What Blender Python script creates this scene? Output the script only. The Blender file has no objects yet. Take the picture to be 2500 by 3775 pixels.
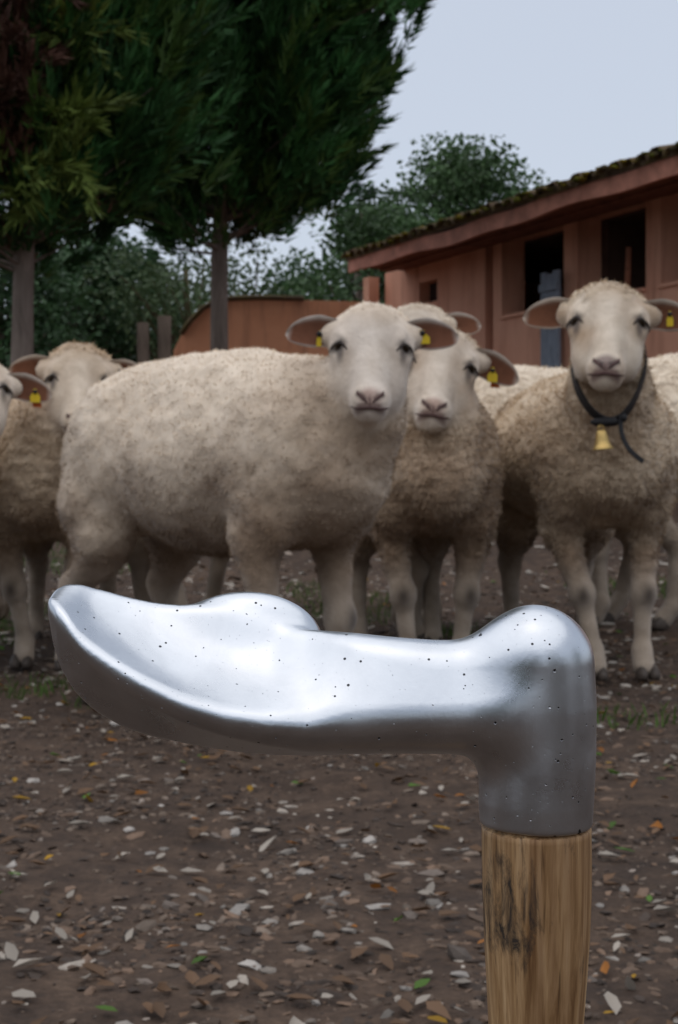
import bpy, math, random
import numpy as np
from mathutils import Vector, Matrix

random.seed(7)
rng = np.random.default_rng(7)
scene = bpy.context.scene
col_main = scene.collection

# ------------------------------------------------------------------ camera
F_PX = 5243.0            # focal length in photograph pixels (50 mm on a 36 mm tall frame)
CAM_Z = 0.5
HORIZON = 1800.0         # photograph row of the horizon
cam_data = bpy.data.cameras.new('camera')
cam_data.lens = 50.0
cam_data.sensor_width = 36.0
cam_data.sensor_fit = 'AUTO'
cam_data.shift_y = -(1887.5 - HORIZON) / 3775.0
cam_data.clip_start = 0.02
cam_data.clip_end = 2000.0
cam_data.dof.use_dof = True
cam_data.dof.focus_distance = 0.350
cam_data.dof.aperture_fstop = 54.0
cam = bpy.data.objects.new('camera', cam_data)
cam.location = (0, 0, CAM_Z)
cam.rotation_euler = (math.radians(90), 0, 0)
col_main.objects.link(cam)
scene.camera = cam

# ------------------------------------------------------------------ sky and sun
SUN_ELEV, SUN_AZ = math.radians(80), math.radians(215)   # azimuth from +Y, clockwise
world = bpy.data.worlds.new('World')
scene.world = world
world.use_nodes = True
wn = world.node_tree.nodes
wl = world.node_tree.links
wn.clear()
w_out = wn.new('ShaderNodeOutputWorld')
w_bg = wn.new('ShaderNodeBackground')
w_sky = wn.new('ShaderNodeTexSky')
w_sky.sky_type = 'NISHITA'
w_sky.sun_disc = False
w_sky.sun_elevation = SUN_ELEV
w_sky.sun_rotation = SUN_AZ
w_sky.air_density = 1.0
w_sky.dust_density = 2.2
w_sky.ozone_density = 1.0
w_mix = wn.new('ShaderNodeMix')
w_mix.data_type = 'RGBA'
w_mix.inputs[0].default_value = 0.66
w_mix.inputs[7].default_value = (6.7, 7.15, 8.0, 1)      # even cloud layer
wl.new(w_sky.outputs[0], w_mix.inputs[6])
wl.new(w_mix.outputs[2], w_bg.inputs[0])
w_bg.inputs[1].default_value = 0.114
wl.new(w_bg.outputs[0], w_out.inputs[0])

sun_data = bpy.data.lights.new('sun', 'SUN')
sun_data.energy = 1.4
sun_data.angle = math.radians(105)
sun_data.color = (1.0, 0.96, 0.9)
sun = bpy.data.objects.new('sun', sun_data)
sd = Vector((math.sin(SUN_AZ) * math.cos(SUN_ELEV), math.cos(SUN_AZ) * math.cos(SUN_ELEV), math.sin(SUN_ELEV)))
sun.rotation_euler = sd.to_track_quat('Z', 'Y').to_euler()
sun.location = (0, 0, 20)
col_main.objects.link(sun)

scene.view_settings.view_transform = 'Standard'
scene.view_settings.look = 'None'
scene.view_settings.exposure = 0.0
scene.view_settings.gamma = 1.0
scene.view_settings.use_curve_mapping = False
scene.render.engine = 'CYCLES'
scene.cycles.use_denoising = True
scene.cycles.max_bounces = 6
scene.cycles.diffuse_bounces = 3
scene.cycles.glossy_bounces = 4
scene.cycles.transparent_max_bounces = 4

# ------------------------------------------------------------------ helpers
def at(px, py, D):
    """world point that shows at photograph pixel (px, py) at distance D along the view"""
    return np.array([(px - 1250.0) / F_PX * D, D, CAM_Z + (HORIZON - py) / F_PX * D])

def ground_z(x, y):
    r = np.clip((np.asarray(y, float) - 4.2) / 6.0, 0, 1)
    return 0.42 * r * r * (3 - 2 * r)

def _hash(ix, iy, iz, seed):
    h = (ix.astype(np.int64) * 374761393 + iy.astype(np.int64) * 668265263 + iz.astype(np.int64) * 2147483647 + seed * 974634777) & 0xFFFFFFFF
    h = ((h ^ (h >> 13)) * 1274126177) & 0xFFFFFFFF
    h = h ^ (h >> 16)
    return (h & 0xFFFFFF).astype(np.float64) / float(0xFFFFFF) * 2 - 1

def vnoise(P, scale=1.0, seed=0, octaves=1):
    """smooth value noise in [-1, 1] at the points P (n, 3)"""
    out = np.zeros(len(P)); amp = 1.0; tot = 0.0
    for o in range(octaves):
        Q = np.asarray(P, float) * scale * (2.03 ** o) + 31.7 * o
        I = np.floor(Q); Fr = Q - I; Fr = Fr * Fr * (3 - 2 * Fr)
        I = I.astype(np.int64)
        v = 0
        for dx in (0, 1):
            for dy in (0, 1):
                for dz in (0, 1):
                    w = (Fr[:, 0] if dx else 1 - Fr[:, 0]) * (Fr[:, 1] if dy else 1 - Fr[:, 1]) * (Fr[:, 2] if dz else 1 - Fr[:, 2])
                    v = v + w * _hash(I[:, 0] + dx, I[:, 1] + dy, I[:, 2] + dz, seed + o * 17)
        out += amp * v; tot += amp; amp *= 0.5
    return out / tot

def make_mesh(name, V, faces, col=None, smooth=True, normals=None):
    """faces: one (n, k) index array or a list of such arrays"""
    if not isinstance(faces, list):
        faces = [faces]
    faces = [np.asarray(f, np.int32) for f in faces if len(f)]
    V = np.asarray(V, np.float32)
    me = bpy.data.meshes.new(name)
    nl = sum(f.size for f in faces); nf = sum(len(f) for f in faces)
    me.vertices.add(len(V)); me.loops.add(nl); me.polygons.add(nf)
    me.vertices.foreach_set('co', V.ravel())
    me.loops.foreach_set('vertex_index', np.concatenate([f.ravel() for f in faces]))
    tot = np.concatenate([np.full(len(f), f.shape[1], np.int32) for f in faces])
    st = np.concatenate([[0], np.cumsum(tot)[:-1]]).astype(np.int32)
    me.polygons.foreach_set('loop_start', st)
    me.polygons.foreach_set('use_smooth', np.full(nf, bool(smooth)))
    me.update(calc_edges=True)
    me.validate(clean_customdata=False)
    if col is not None:
        a = me.color_attributes.new('Col', 'FLOAT_COLOR', 'POINT')
        col = np.asarray(col); C = np.ones((len(V), 4), np.float32); C[:, :col.shape[1]] = col
        a.data.foreach_set('color', C.ravel())
    if normals is not None:
        me.normals_split_custom_set_from_vertices(np.asarray(normals, float).tolist())
    return me

def link(name, me, mat=None, parent=None, kind=None):
    o = bpy.data.objects.new(name, me)
    col_main.objects.link(o)
    if mat is not None and me is not None and len(me.materials) == 0:
        me.materials.append(mat)
    if parent is not None:
        o.parent = parent
    if kind:
        o['kind'] = kind
    return o

def obj(name, V, faces, mat, parent=None, col=None, smooth=True, normals=None, kind=None):
    return link(name, make_mesh(name, V, faces, col, smooth, normals), mat, parent, kind)

def tag(o, label, cat, group=None):
    o['label'] = label; o['category'] = cat
    if group:
        o['group'] = group
    return o

def empty(name, loc=(0, 0, 0), rz=0.0):
    o = bpy.data.objects.new(name, None)
    o.location = loc; o.rotation_euler = (0, 0, rz)
    o.empty_display_size = 0.1
    col_main.objects.link(o)
    return o

def tube(pts, rad, n=10, cap=True):
    P = np.asarray(pts, float); R = np.asarray(rad, float)
    T = np.gradient(P, axis=0); T /= np.linalg.norm(T, axis=1)[:, None] + 1e-12
    up = np.array([0, 0, 1.0]) if abs(T[0, 2]) < 0.9 else np.array([1.0, 0, 0])
    V = []
    a = np.linspace(0, 2 * np.pi, n, endpoint=False)
    s = np.cross(T[0], up); s /= np.linalg.norm(s)
    for i in range(len(P)):
        s = s - T[i] * np.dot(s, T[i]); s /= np.linalg.norm(s)
        b = np.cross(T[i], s)
        V.append(P[i] + R[i] * (np.cos(a)[:, None] * s + np.sin(a)[:, None] * b))
    V = np.concatenate(V)
    i = np.arange(len(P) - 1)[:, None] * n; j = np.arange(n)[None, :]; j2 = (j + 1) % n
    Fq = np.stack([i + j, i + j2, i + n + j2, i + n + j], -1).reshape(-1, 4)
    faces = [Fq]
    if cap:
        c0 = len(V); V = np.concatenate([V, P[:1], P[-1:]])
        k = np.arange(n); k2 = (k + 1) % n; b0 = (len(P) - 1) * n
        faces.append(np.stack([np.full(n, c0), k2, k], -1))
        faces.append(np.stack([np.full(n, c0 + 1), b0 + k, b0 + k2], -1))
    return V, faces

def merge(parts):
    """join (V, faces) pairs of one thing"""
    Vs = []; tri = []; quad = []; off = 0
    for V, fs in parts:
        if not isinstance(fs, list):
            fs = [fs]
        for f in fs:
            f = np.asarray(f)
            if len(f):
                (tri if f.shape[1] == 3 else quad).append(f + off)
        Vs.append(V); off += len(V)
    out = []
    if tri: out.append(np.concatenate(tri))
    if quad: out.append(np.concatenate(quad))
    return np.concatenate(Vs), out

BOXF = np.array([[0, 1, 3, 2], [4, 6, 7, 5], [0, 4, 5, 1], [2, 3, 7, 6], [0, 2, 6, 4], [1, 5, 7, 3]])
def box(lo, hi, frame=None):
    lo = np.asarray(lo, float); hi = np.asarray(hi, float)
    V = np.array([[x, y, z] for x in (lo[0], hi[0]) for y in (lo[1], hi[1]) for z in (lo[2], hi[2])])
    if frame is not None:
        O, A, B, C = frame
        V = O + V[:, :1] * A + V[:, 1:2] * B + V[:, 2:] * C
    return V, BOXF

# ------------------------------------------------------------------ implicit surfaces
def smin(a, b, k):
    h = np.clip(0.5 + 0.5 * (b - a) / k, 0, 1)
    return b + (a - b) * h - k * h * (1 - h)

def smax(a, b, k):
    return -smin(-a, -b, k)

class Field:
    def __init__(self, lo, hi, h):
        self.lo = np.asarray(lo, float); self.h = h
        n = np.ceil((np.asarray(hi, float) - self.lo) / h).astype(int) + 1
        self.ax = [self.lo[i] + h * np.arange(n[i]) for i in range(3)]
        self.F = np.full(n, 9.0, np.float32)
    def window(self, lo, hi):
        sl = []; g = []
        for i in range(3):
            a = int(np.clip(np.floor((lo[i] - self.lo[i]) / self.h), 0, len(self.ax[i])))
            b = int(np.clip(np.ceil((hi[i] - self.lo[i]) / self.h) + 1, 0, len(self.ax[i])))
            sl.append(slice(a, b))
        X, Y, Z = np.meshgrid(*[self.ax[i][sl[i]] for i in range(3)], indexing='ij', sparse=True)
        return tuple(sl), X, Y, Z
    def ellipsoid(self, c, r, k=0.04, M=None, sub=False):
        c = np.asarray(c, float); r = np.asarray(r, float)
        m = r.max() + k + 2 * self.h
        if M is None:
            e = r + k + 2 * self.h
        else:
            e = np.array([m, m, m])
        sl, X, Y, Z = self.window(c - e, c + e)
        if 0 in self.F[sl].shape: return
        x, y, z = X - c[0], Y - c[1], Z - c[2]
        if M is not None:     # rows of M: the ellipsoid's axes
            x, y, z = (M[i][0] * x + M[i][1] * y + M[i][2] * z for i in range(3))
        k0 = np.sqrt((x / r[0]) ** 2 + (y / r[1]) ** 2 + (z / r[2]) ** 2)
        k1 = np.sqrt((x / r[0] ** 2) ** 2 + (y / r[1] ** 2) ** 2 + (z / r[2] ** 2) ** 2) + 1e-9
        d = k0 * (k0 - 1) / k1
        self.F[sl] = smax(self.F[sl], -d, k) if sub else smin(self.F[sl], d, k)
    def cone(self, a, b, ra, rb, k=0.03):
        a = np.asarray(a, float); b = np.asarray(b, float)
        m = max(ra, rb) + k + 2 * self.h
        sl, X, Y, Z = self.window(np.minimum(a, b) - m, np.maximum(a, b) + m)
        if 0 in self.F[sl].shape: return
        ab = b - a; L2 = float(ab @ ab) + 1e-12
        t = np.clip(((X - a[0]) * ab[0] + (Y - a[1]) * ab[1] + (Z - a[2]) * ab[2]) / L2, 0, 1)
        d = np.sqrt((X - a[0] - t * ab[0]) ** 2 + (Y - a[1] - t * ab[1]) ** 2 + (Z - a[2] - t * ab[2]) ** 2) - (ra + t * (rb - ra))
        self.F[sl] = smin(self.F[sl], d, k)
    def mesh(self, smooth=2):
        F = self.F; n = np.array(F.shape)
        neg = F < 0
        c = np.zeros(n - 1, np.int8)
        for dx in (0, 1):
            for dy in (0, 1):
                for dz in (0, 1):
                    c += neg[dx:n[0] - 1 + dx, dy:n[1] - 1 + dy, dz:n[2] - 1 + dz]
        act = (c > 0) & (c < 8)
        I = np.argwhere(act)
        idx = np.full(n - 1, -1, np.int32); idx[act] = np.arange(len(I))
        acc = np.zeros((len(I), 3)); cnt = np.zeros(len(I))
        cv = {}
        for dx in (0, 1):
            for dy in (0, 1):
                for dz in (0, 1):
                    cv[(dx, dy, dz)] = F[I[:, 0] + dx, I[:, 1] + dy, I[:, 2] + dz].astype(np.float64)
        for ax in range(3):
            o = [i for i in range(3) if i != ax]
            for p in (0, 1):
                for q in (0, 1):
                    A = [0, 0, 0]; A[o[0]] = p; A[o[1]] = q
                    B = list(A); B[ax] = 1
                    fa, fb = cv[tuple(A)], cv[tuple(B)]
                    m = (fa < 0) != (fb < 0)
                    t = np.where(m, fa / np.where(m, fa - fb, 1), 0)
                    pos = np.tile(np.array(A, float), (len(I), 1)); pos[:, ax] = t
                    acc[m] += pos[m]; cnt[m] += 1
        V = self.lo + self.h * (I + acc / cnt[:, None])
        quads = []
        for ax in range(3):
            sl0 = [slice(1, -1)] * 3; sl0[ax] = slice(0, -1)
            sl1 = [slice(1, -1)] * 3; sl1[ax] = slice(1, None)
            a = neg[tuple(sl0)]; b = neg[tuple(sl1)]
            E = np.argwhere(a != b); flip = a[tuple(E.T)]
            E = E + 1; E[:, ax] -= 1
            o1, o2 = (ax + 1) % 3, (ax + 2) % 3
            def g(d1, d2):
                J = E.copy(); J[:, o1] -= d1; J[:, o2] -= d2
                return idx[J[:, 0], J[:, 1], J[:, 2]]
            q = np.stack([g(1, 1), g(0, 1), g(0, 0), g(1, 0)], -1)
            q[~flip] = q[~flip][:, ::-1]
            quads.append(q)
        Q = np.concatenate(quads)
        Q = Q[(Q >= 0).all(1)]
        V = relax(V, Q, smooth)
        return V, Q

def relax(V, Q, it):
    if it <= 0: return V
    e0 = Q.ravel(); e1 = np.roll(Q, -1, axis=1).ravel()
    n = len(V)
    deg = np.bincount(e0, minlength=n) + np.bincount(e1, minlength=n)
    for _ in range(it):
        for lam in (0.6, -0.61):
            S = np.stack([np.bincount(e0, V[e1, i], n) + np.bincount(e1, V[e0, i], n) for i in range(3)], -1)
            V = V + lam * (S / np.maximum(deg, 1)[:, None] - V)
    return V

def vert_normals(V, Q):
    N = np.cross(V[Q[:, 2]] - V[Q[:, 0]], V[Q[:, 3]] - V[Q[:, 1]])
    n = len(V)
    R = np.stack([sum(np.bincount(Q[:, j], N[:, i], n) for j in range(4)) for i in range(3)], -1)
    return R / (np.linalg.norm(R, axis=1)[:, None] + 1e-12)

# ------------------------------------------------------------------ materials
def new_mat(name):
    m = bpy.data.materials.new(name); m.use_nodes = True
    nt = m.node_tree; b = nt.nodes['Principled BSDF']
    return m, nt.nodes, nt.links, b

def node(nodes, kind, **kw):
    n = nodes.new(kind)
    for k, v in kw.items():
        if k in ('Scale', 'Detail', 'Roughness', 'Distortion', 'Strength', 'Distance', 'Randomness'):
            n.inputs[k].default_value = v
        else:
            setattr(n, k, v)
    return n

def ramp(nodes, stops):
    r = nodes.new('ShaderNodeValToRGB'); e = r.color_ramp.elements
    while len(e) < len(stops): e.new(0.5)
    for i, (p, c) in enumerate(stops):
        e[i].position = p
        e[i].color = (c, c, c, 1) if not hasattr(c, '__len__') else (*c, 1)
    return r

def mixc(nodes, links, fac, a, b, mode='MIX'):
    m = nodes.new('ShaderNodeMix'); m.data_type = 'RGBA'; m.blend_type = mode
    for sock, val in ((m.inputs[0], fac), (m.inputs[6], a), (m.inputs[7], b)):
        if hasattr(val, 'is_linked') or isinstance(val, bpy.types.NodeSocket): links.new(val, sock)
        elif hasattr(val, '__len__'): sock.default_value = (*val, 1) if len(val) == 3 else val
        else: sock.default_value = val
    return m.outputs[2]

def noise(nodes, links, scale, detail=4, rough=0.55, dist=0.0, vec=None):
    n = node(nodes, 'ShaderNodeTexNoise', Scale=scale, Detail=detail, Roughness=rough, Distortion=dist)
    if vec is not None: links.new(vec, n.inputs['Vector'])
    return n.outputs['Fac']

def coords(nodes, links, scale=(1, 1, 1), kind='Object'):
    tc = nodes.new('ShaderNodeTexCoord'); mp = nodes.new('ShaderNodeMapping')
    mp.inputs['Scale'].default_value = scale
    links.new(tc.outputs[kind], mp.inputs[0])
    return mp.outputs[0]

def bump(nodes, links, b, height, strength, dist, prev=None):
    n = node(nodes, 'ShaderNodeBump', Strength=strength, Distance=dist)
    links.new(height, n.inputs['Height'])
    if prev is not None: links.new(prev, n.inputs['Normal'])
    links.new(n.outputs[0], b.inputs['Normal'])
    return n.outputs[0]

def mat_attr(name, rough=0.9, spec=0.2, var=0.25, scale=40, bstr=0.0, bdist=0.01, bscale=80, trans=0.0):
    """colour comes from the thing's own colour attribute, broken up by noise"""
    m, N, L, b = new_mat(name)
    a = N.new('ShaderNodeAttribute'); a.attribute_name = 'Col'
    v = coords(N, L)
    nz = noise(N, L, scale, 5, 0.6, 0, v)
    r = ramp(N, [(0.25, 1 - var), (0.75, 1 + var)])
    L.new(nz, r.inputs[0])
    L.new(mixc(N, L, 1.0, a.outputs['Color'], r.outputs[0], 'MULTIPLY'), b.inputs['Base Color'])
    b.inputs['Roughness'].default_value = rough
    b.inputs['Specular IOR Level'].default_value = spec
    if bstr: bump(N, L, b, noise(N, L, bscale, 5, 0.6, 0.3, v), bstr, bdist)
    return m

def mat_leaf(name, trans=0.25, rough=0.55):
    m, N, L, b = new_mat(name)
    a = N.new('ShaderNodeAttribute'); a.attribute_name = 'Col'
    L.new(a.outputs['Color'], b.inputs['Base Color'])
    b.inputs['Roughness'].default_value = rough
    b.inputs['Specular IOR Level'].default_value = 0.25
    t = N.new('ShaderNodeBsdfTranslucent'); L.new(a.outputs['Color'], t.inputs[0])
    mx = N.new('ShaderNodeMixShader'); mx.inputs[0].default_value = trans
    out = N['Material Output']
    L.new(b.outputs[0], mx.inputs[1]); L.new(t.outputs[0], mx.inputs[2]); L.new(mx.outputs[0], out.inputs[0])
    return m

def mat_plain(name, color, rough=0.7, spec=0.3, metal=0.0, var=0.2, scale=20, bstr=0.15, bscale=60, bdist=0.005, stretch=(1, 1, 1)):
    m, N, L, b = new_mat(name)
    v = coords(N, L, stretch)
    nz = noise(N, L, scale, 5, 0.6, 0.2, v)
    c = np.array(color)
    r = ramp(N, [(0.3, tuple(c * (1 - var))), (0.7, tuple(np.minimum(c * (1 + var), 1)))])
    L.new(nz, r.inputs[0]); L.new(r.outputs[0], b.inputs['Base Color'])
    b.inputs['Roughness'].default_value = rough
    b.inputs['Specular IOR Level'].default_value = spec
    b.inputs['Metallic'].default_value = metal
    if bstr: bump(N, L, b, noise(N, L, bscale, 5, 0.6, 0.2, v), bstr, bdist)
    return m

def mat_bark(name, c0, c1, sc=14):
    m, N, L, b = new_mat(name)
    v = coords(N, L, (1, 1, 0.16))
    n1 = noise(N, L, sc, 6, 0.65, 0.6, v)
    r = ramp(N, [(0.32, c0), (0.68, c1)]); L.new(n1, r.inputs[0])
    v2 = coords(N, L); n2 = noise(N, L, 2.5, 4, 0.6, 0, v2)
    L.new(mixc(N, L, 0.35, r.outputs[0], mixc(N, L, n2, tuple(np.array(c0) * 0.6), tuple(np.array(c1) * 1.1))), b.inputs['Base Color'])
    b.inputs['Roughness'].default_value = 0.95
    b.inputs['Specular IOR Level'].default_value = 0.15
    bump(N, L, b, n1, 0.8, 0.02)
    return m

# ================================================================== GROUND
def mat_soil():
    m, N, L, b = new_mat('soil')
    v = coords(N, L)
    big = noise(N, L, 1.1, 5, 0.6, 0.3, v)
    mid = noise(N, L, 14, 6, 0.65, 0.4, v)
    fine = noise(N, L, 95, 5, 0.7, 0, v)
    r1 = ramp(N, [(0.3, (0.032, 0.020, 0.014)), (0.55, (0.076, 0.050, 0.035)), (0.75, (0.125, 0.085, 0.060))])
    L.new(mid, r1.inputs[0])
    r2 = ramp(N, [(0.3, 0.62), (0.7, 1.25)]); L.new(big, r2.inputs[0])
    c = mixc(N, L, 1.0, r1.outputs[0], r2.outputs[0], 'MULTIPLY')
    r3 = ramp(N, [(0.35, 0.7), (0.7, 1.45)]); L.new(fine, r3.inputs[0])
    c = mixc(N, L, 0.8, c, mixc(N, L, 1.0, c, r3.outputs[0], 'MULTIPLY'))
    L.new(c, b.inputs['Base Color'])
    rr = ramp(N, [(0.35, 0.75), (0.65, 0.98)]); L.new(mid, rr.inputs[0])
    L.new(rr.outputs[0], b.inputs['Roughness'])
    b.inputs['Specular IOR Level'].default_value = 0.25
    p = bump(N, L, b, mid, 0.6, 0.02)
    bump(N, L, b, fine, 0.7, 0.006, p)
    return m

def spaced(fine_lo, fine_hi, step, far):
    a = list(np.arange(fine_lo, fine_hi + 1e-6, step))
    s = step
    while a[-1] < far: s *= 1.28; a.append(a[-1] + s)
    s = step
    while a[0] > -far: s *= 1.28; a.insert(0, a[0] - s)
    return np.array(a)

def ground_height(x, y):
    P = np.stack([x, y, np.zeros_like(x)], -1)
    near = np.clip(1 - (np.abs(y - 3.0) - 4) / 6, 0, 1)
    z = ground_z(x, y)
    z = z + 0.014 * vnoise(P, 2.2, 3, 3) + near * (0.011 * vnoise(P, 9, 5, 3))
    return z

gx = spaced(-2.4, 2.4, 0.03, 420); gy = spaced(0.9, 6.6, 0.03, 420)
GX, GY = np.meshgrid(gx, gy, indexing='ij')
gz = ground_height(GX.ravel(), GY.ravel())
gV = np.stack([GX.ravel(), GY.ravel(), gz], -1)
i, j = np.meshgrid(np.arange(len(gx) - 1), np.arange(len(gy) - 1), indexing='ij')
q0 = (i * len(gy) + j).ravel()
gF = np.stack([q0, q0 + len(gy), q0 + len(gy) + 1, q0 + 1], -1)
M_soil = mat_soil()
obj('ground', gV, gF, M_soil, kind='structure')

# ---- litter lying on the soil
def in_view(n, y0, y1, power=1.0, margin=1.12):
    y = y0 + (y1 - y0) * rng.random(n) ** power
    half = 1250 / F_PX * y * margin + 0.28
    x = (rng.random(n) * 2 - 1) * half
    return x, y

ICO_V = None
def ico():
    t = (1 + 5 ** 0.5) / 2
    V = np.array([[-1, t, 0], [1, t, 0], [-1, -t, 0], [1, -t, 0], [0, -1, t], [0, 1, t], [0, -1, -t], [0, 1, -t], [t, 0, -1], [t, 0, 1], [-t, 0, -1], [-t, 0, 1]], float)
    V /= np.linalg.norm(V[0])
    Fc = np.array([[0, 11, 5], [0, 5, 1], [0, 1, 7], [0, 7, 10], [0, 10, 11], [1, 5, 9], [5, 11, 4], [11, 10, 2], [10, 7, 6], [7, 1, 8],
                   [3, 9, 4], [3, 4, 2], [3, 2, 6], [3, 6, 8], [3, 8, 9], [4, 9, 5], [2, 4, 11], [6, 2, 10], [8, 6, 7], [9, 8, 1]])
    return V, Fc

def rot_rand(n, tilt):
    a = rng.random(n) * 2 * np.pi; ca, sa = np.cos(a), np.sin(a)
    Z = np.zeros((n, 3, 3)); Z[:, 0, 0] = ca; Z[:, 0, 1] = -sa; Z[:, 1, 0] = sa; Z[:, 1, 1] = ca; Z[:, 2, 2] = 1
    b = rng.normal(0, tilt, n); cb, sb = np.cos(b), np.sin(b)
    X = np.zeros((n, 3, 3)); X[:, 0, 0] = 1; X[:, 1, 1] = cb; X[:, 1, 2] = -sb; X[:, 2, 1] = sb; X[:, 2, 2] = cb
    a2 = rng.random(n) * 2 * np.pi; c2, s2 = np.cos(a2), np.sin(a2)
    Z2 = np.zeros((n, 3, 3)); Z2[:, 0, 0] = c2; Z2[:, 0, 1] = -s2; Z2[:, 1, 0] = s2; Z2[:, 1, 1] = c2; Z2[:, 2, 2] = 1
    return Z2 @ X @ Z

def scatter(name, n, y0, y1, size, flat, elong, palette, weights, mat, power=1.0, tilt=0.25, keep=None):
    V0, F0 = ico()
    x, y = in_view(n, y0, y1, power)
    if keep is not None:
        k = keep(x, y, n); x, y = x[k], y[k]; n = len(x)
    z = ground_height(x, y)
    s = size[0] + (size[1] - size[0]) * rng.random(n) ** 2.2
    sc = np.stack([s * (1 + elong * rng.random(n)), s, s * (flat[0] + (flat[1] - flat[0]) * rng.random(n))], -1)
    V = V0[None] * (1 + rng.normal(0, 0.22, (n, 12, 1))) * sc[:, None, :]
    V = np.einsum('nij,nkj->nki', rot_rand(n, tilt), V)
    V += np.stack([x, y, z + sc[:, 2] * 0.12], -1)[:, None, :]
    Fc = (F0[None] + 12 * np.arange(n)[:, None, None]).reshape(-1, 3)
    pi = rng.choice(len(palette), n, p=np.array(weights) / sum(weights))
    C = np.array(palette)[pi] * (0.6 + 0.7 * rng.random((n, 1)))
    o = obj(name, V.reshape(-1, 3), Fc, mat, col=np.repeat(C, 12, 0), smooth=False, kind='stuff')
    return o

def patchy(scale, lo, hi, seed):
    def f(x, y, n):
        d = vnoise(np.stack([x, y, np.zeros(n)], -1), scale, seed, 3)
        return rng.random(n) < np.clip((d - lo) / (hi - lo), 0.06, 1)
    return f
M_litter = mat_attr('litter', 0.8, 0.3, 0.2, 120, 0.3, 0.002, 300)
chips = scatter('wood_chips', 23000, 0.75, 6.5, (0.0022, 0.0085), (0.18, 0.6), 1.6,
                [(0.29, 0.25, 0.21), (0.16, 0.122, 0.094), (0.11, 0.074, 0.052), (0.15, 0.097, 0.066), (0.05, 0.036, 0.028)], [0.9, 1.4, 3.5, 3, 3], M_litter, 1.35, keep=patchy(3.2, -0.35, 0.45, 31))
tag(chips, 'pale and brown wood chips scattered over the dark soil', 'wood chips')
crumbs = scatter('soil_crumbs', 38000, 0.75, 5.5, (0.0015, 0.006), (0.4, 0.9), 0.8,
                 [(0.10, 0.070, 0.052), (0.15, 0.11, 0.082), (0.045, 0.032, 0.025), (0.22, 0.18, 0.15)], [3, 2, 3, 0.5], M_litter, 1.3, keep=patchy(5.0, -0.3, 0.4, 32))
tag(crumbs, 'small brown crumbs and grit on the soil', 'soil')
stones = scatter('pebbles', 1150, 0.75, 6.5, (0.005, 0.0125), (0.35, 0.7), 0.9,
                 [(0.33, 0.30, 0.27), (0.22, 0.195, 0.17), (0.15, 0.12, 0.10)], [2.2, 2, 1], M_litter, 1.2, keep=patchy(2.6, -0.3, 0.5, 33))
back = scatter('dry_litter', 7000, 3.6, 8.0, (0.004, 0.016), (0.15, 0.5), 1.8, [(0.42, 0.38, 0.33), (0.26, 0.21, 0.17), (0.15, 0.11, 0.08), (0.06, 0.045, 0.035)], [2, 2, 2, 2], M_litter, 0.9, keep=patchy(2.5, -0.4, 0.3, 34))
tag(back, 'pale dry litter and stones on the slope behind the sheep', 'litter')
tag(stones, 'pale pebbles lying loose on the soil', 'pebbles')

# fallen leaves: folded and curled blades
def fallen_leaves(n, y0, y1, palette, weights, size):
    x, y = in_view(n, y0, y1, 1.2)
    z = ground_height(x, y)
    L0 = np.array([[-1, 0, 0], [-0.4, 0.42, 0.16], [0.35, 0.36, 0.14], [1, 0, 0.1], [0.35, -0.36, 0.2], [-0.4, -0.42, 0.12], [-0.4, 0, 0], [0.35, 0, -0.02]])
    F0 = np.array([[0, 6, 1, 1], [6, 7, 2, 1], [7, 3, 2, 2], [0, 5, 6, 6], [6, 5, 4, 7], [7, 4, 3, 3]])
    T0 = np.array([[0, 6, 1], [6, 7, 2], [6, 2, 1], [7, 3, 2], [0, 5, 6], [6, 5, 4], [6, 4, 7], [7, 4, 3]])
    s = size[0] + (size[1] - size[0]) * rng.random(n)
    V = L0[None] * s[:, None, None] * (1 + rng.normal(0, 0.12, (n, 8, 1)))
    V[:, :, 2] *= (0.5 + 1.5 * rng.random(n))[:, None]
    V = np.einsum('nij,nkj->nki', rot_rand(n, 0.3), V)
    V += np.stack([x, y, z + 0.006], -1)[:, None, :]
    Fc = (T0[None] + 8 * np.arange(n)[:, None, None]).reshape(-1, 3)
    pi = rng.choice(len(palette), n, p=np.array(weights) / sum(weights))
    C = np.array(palette)[pi] * (0.7 + 0.6 * rng.random((n, 1)))
    return V.reshape(-1, 3), Fc, np.repeat(C, 8, 0)

M_fleaf = mat_leaf('dry_leaf', 0.15, 0.6)
lv, lf, lc = fallen_leaves(2800, 0.75, 6.5, [(0.34, 0.19, 0.015), (0.26, 0.10, 0.02), (0.07, 0.14, 0.02), (0.13, 0.075, 0.042), (0.32, 0.28, 0.235)], [0.35, 0.4, 0.35, 4.5, 2.0], (0.006, 0.017))
tag(obj('fallen_leaves', lv, lf, M_fleaf, col=lc, kind='stuff'), 'yellow, orange and brown leaves fallen on the soil', 'leaves')

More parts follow.
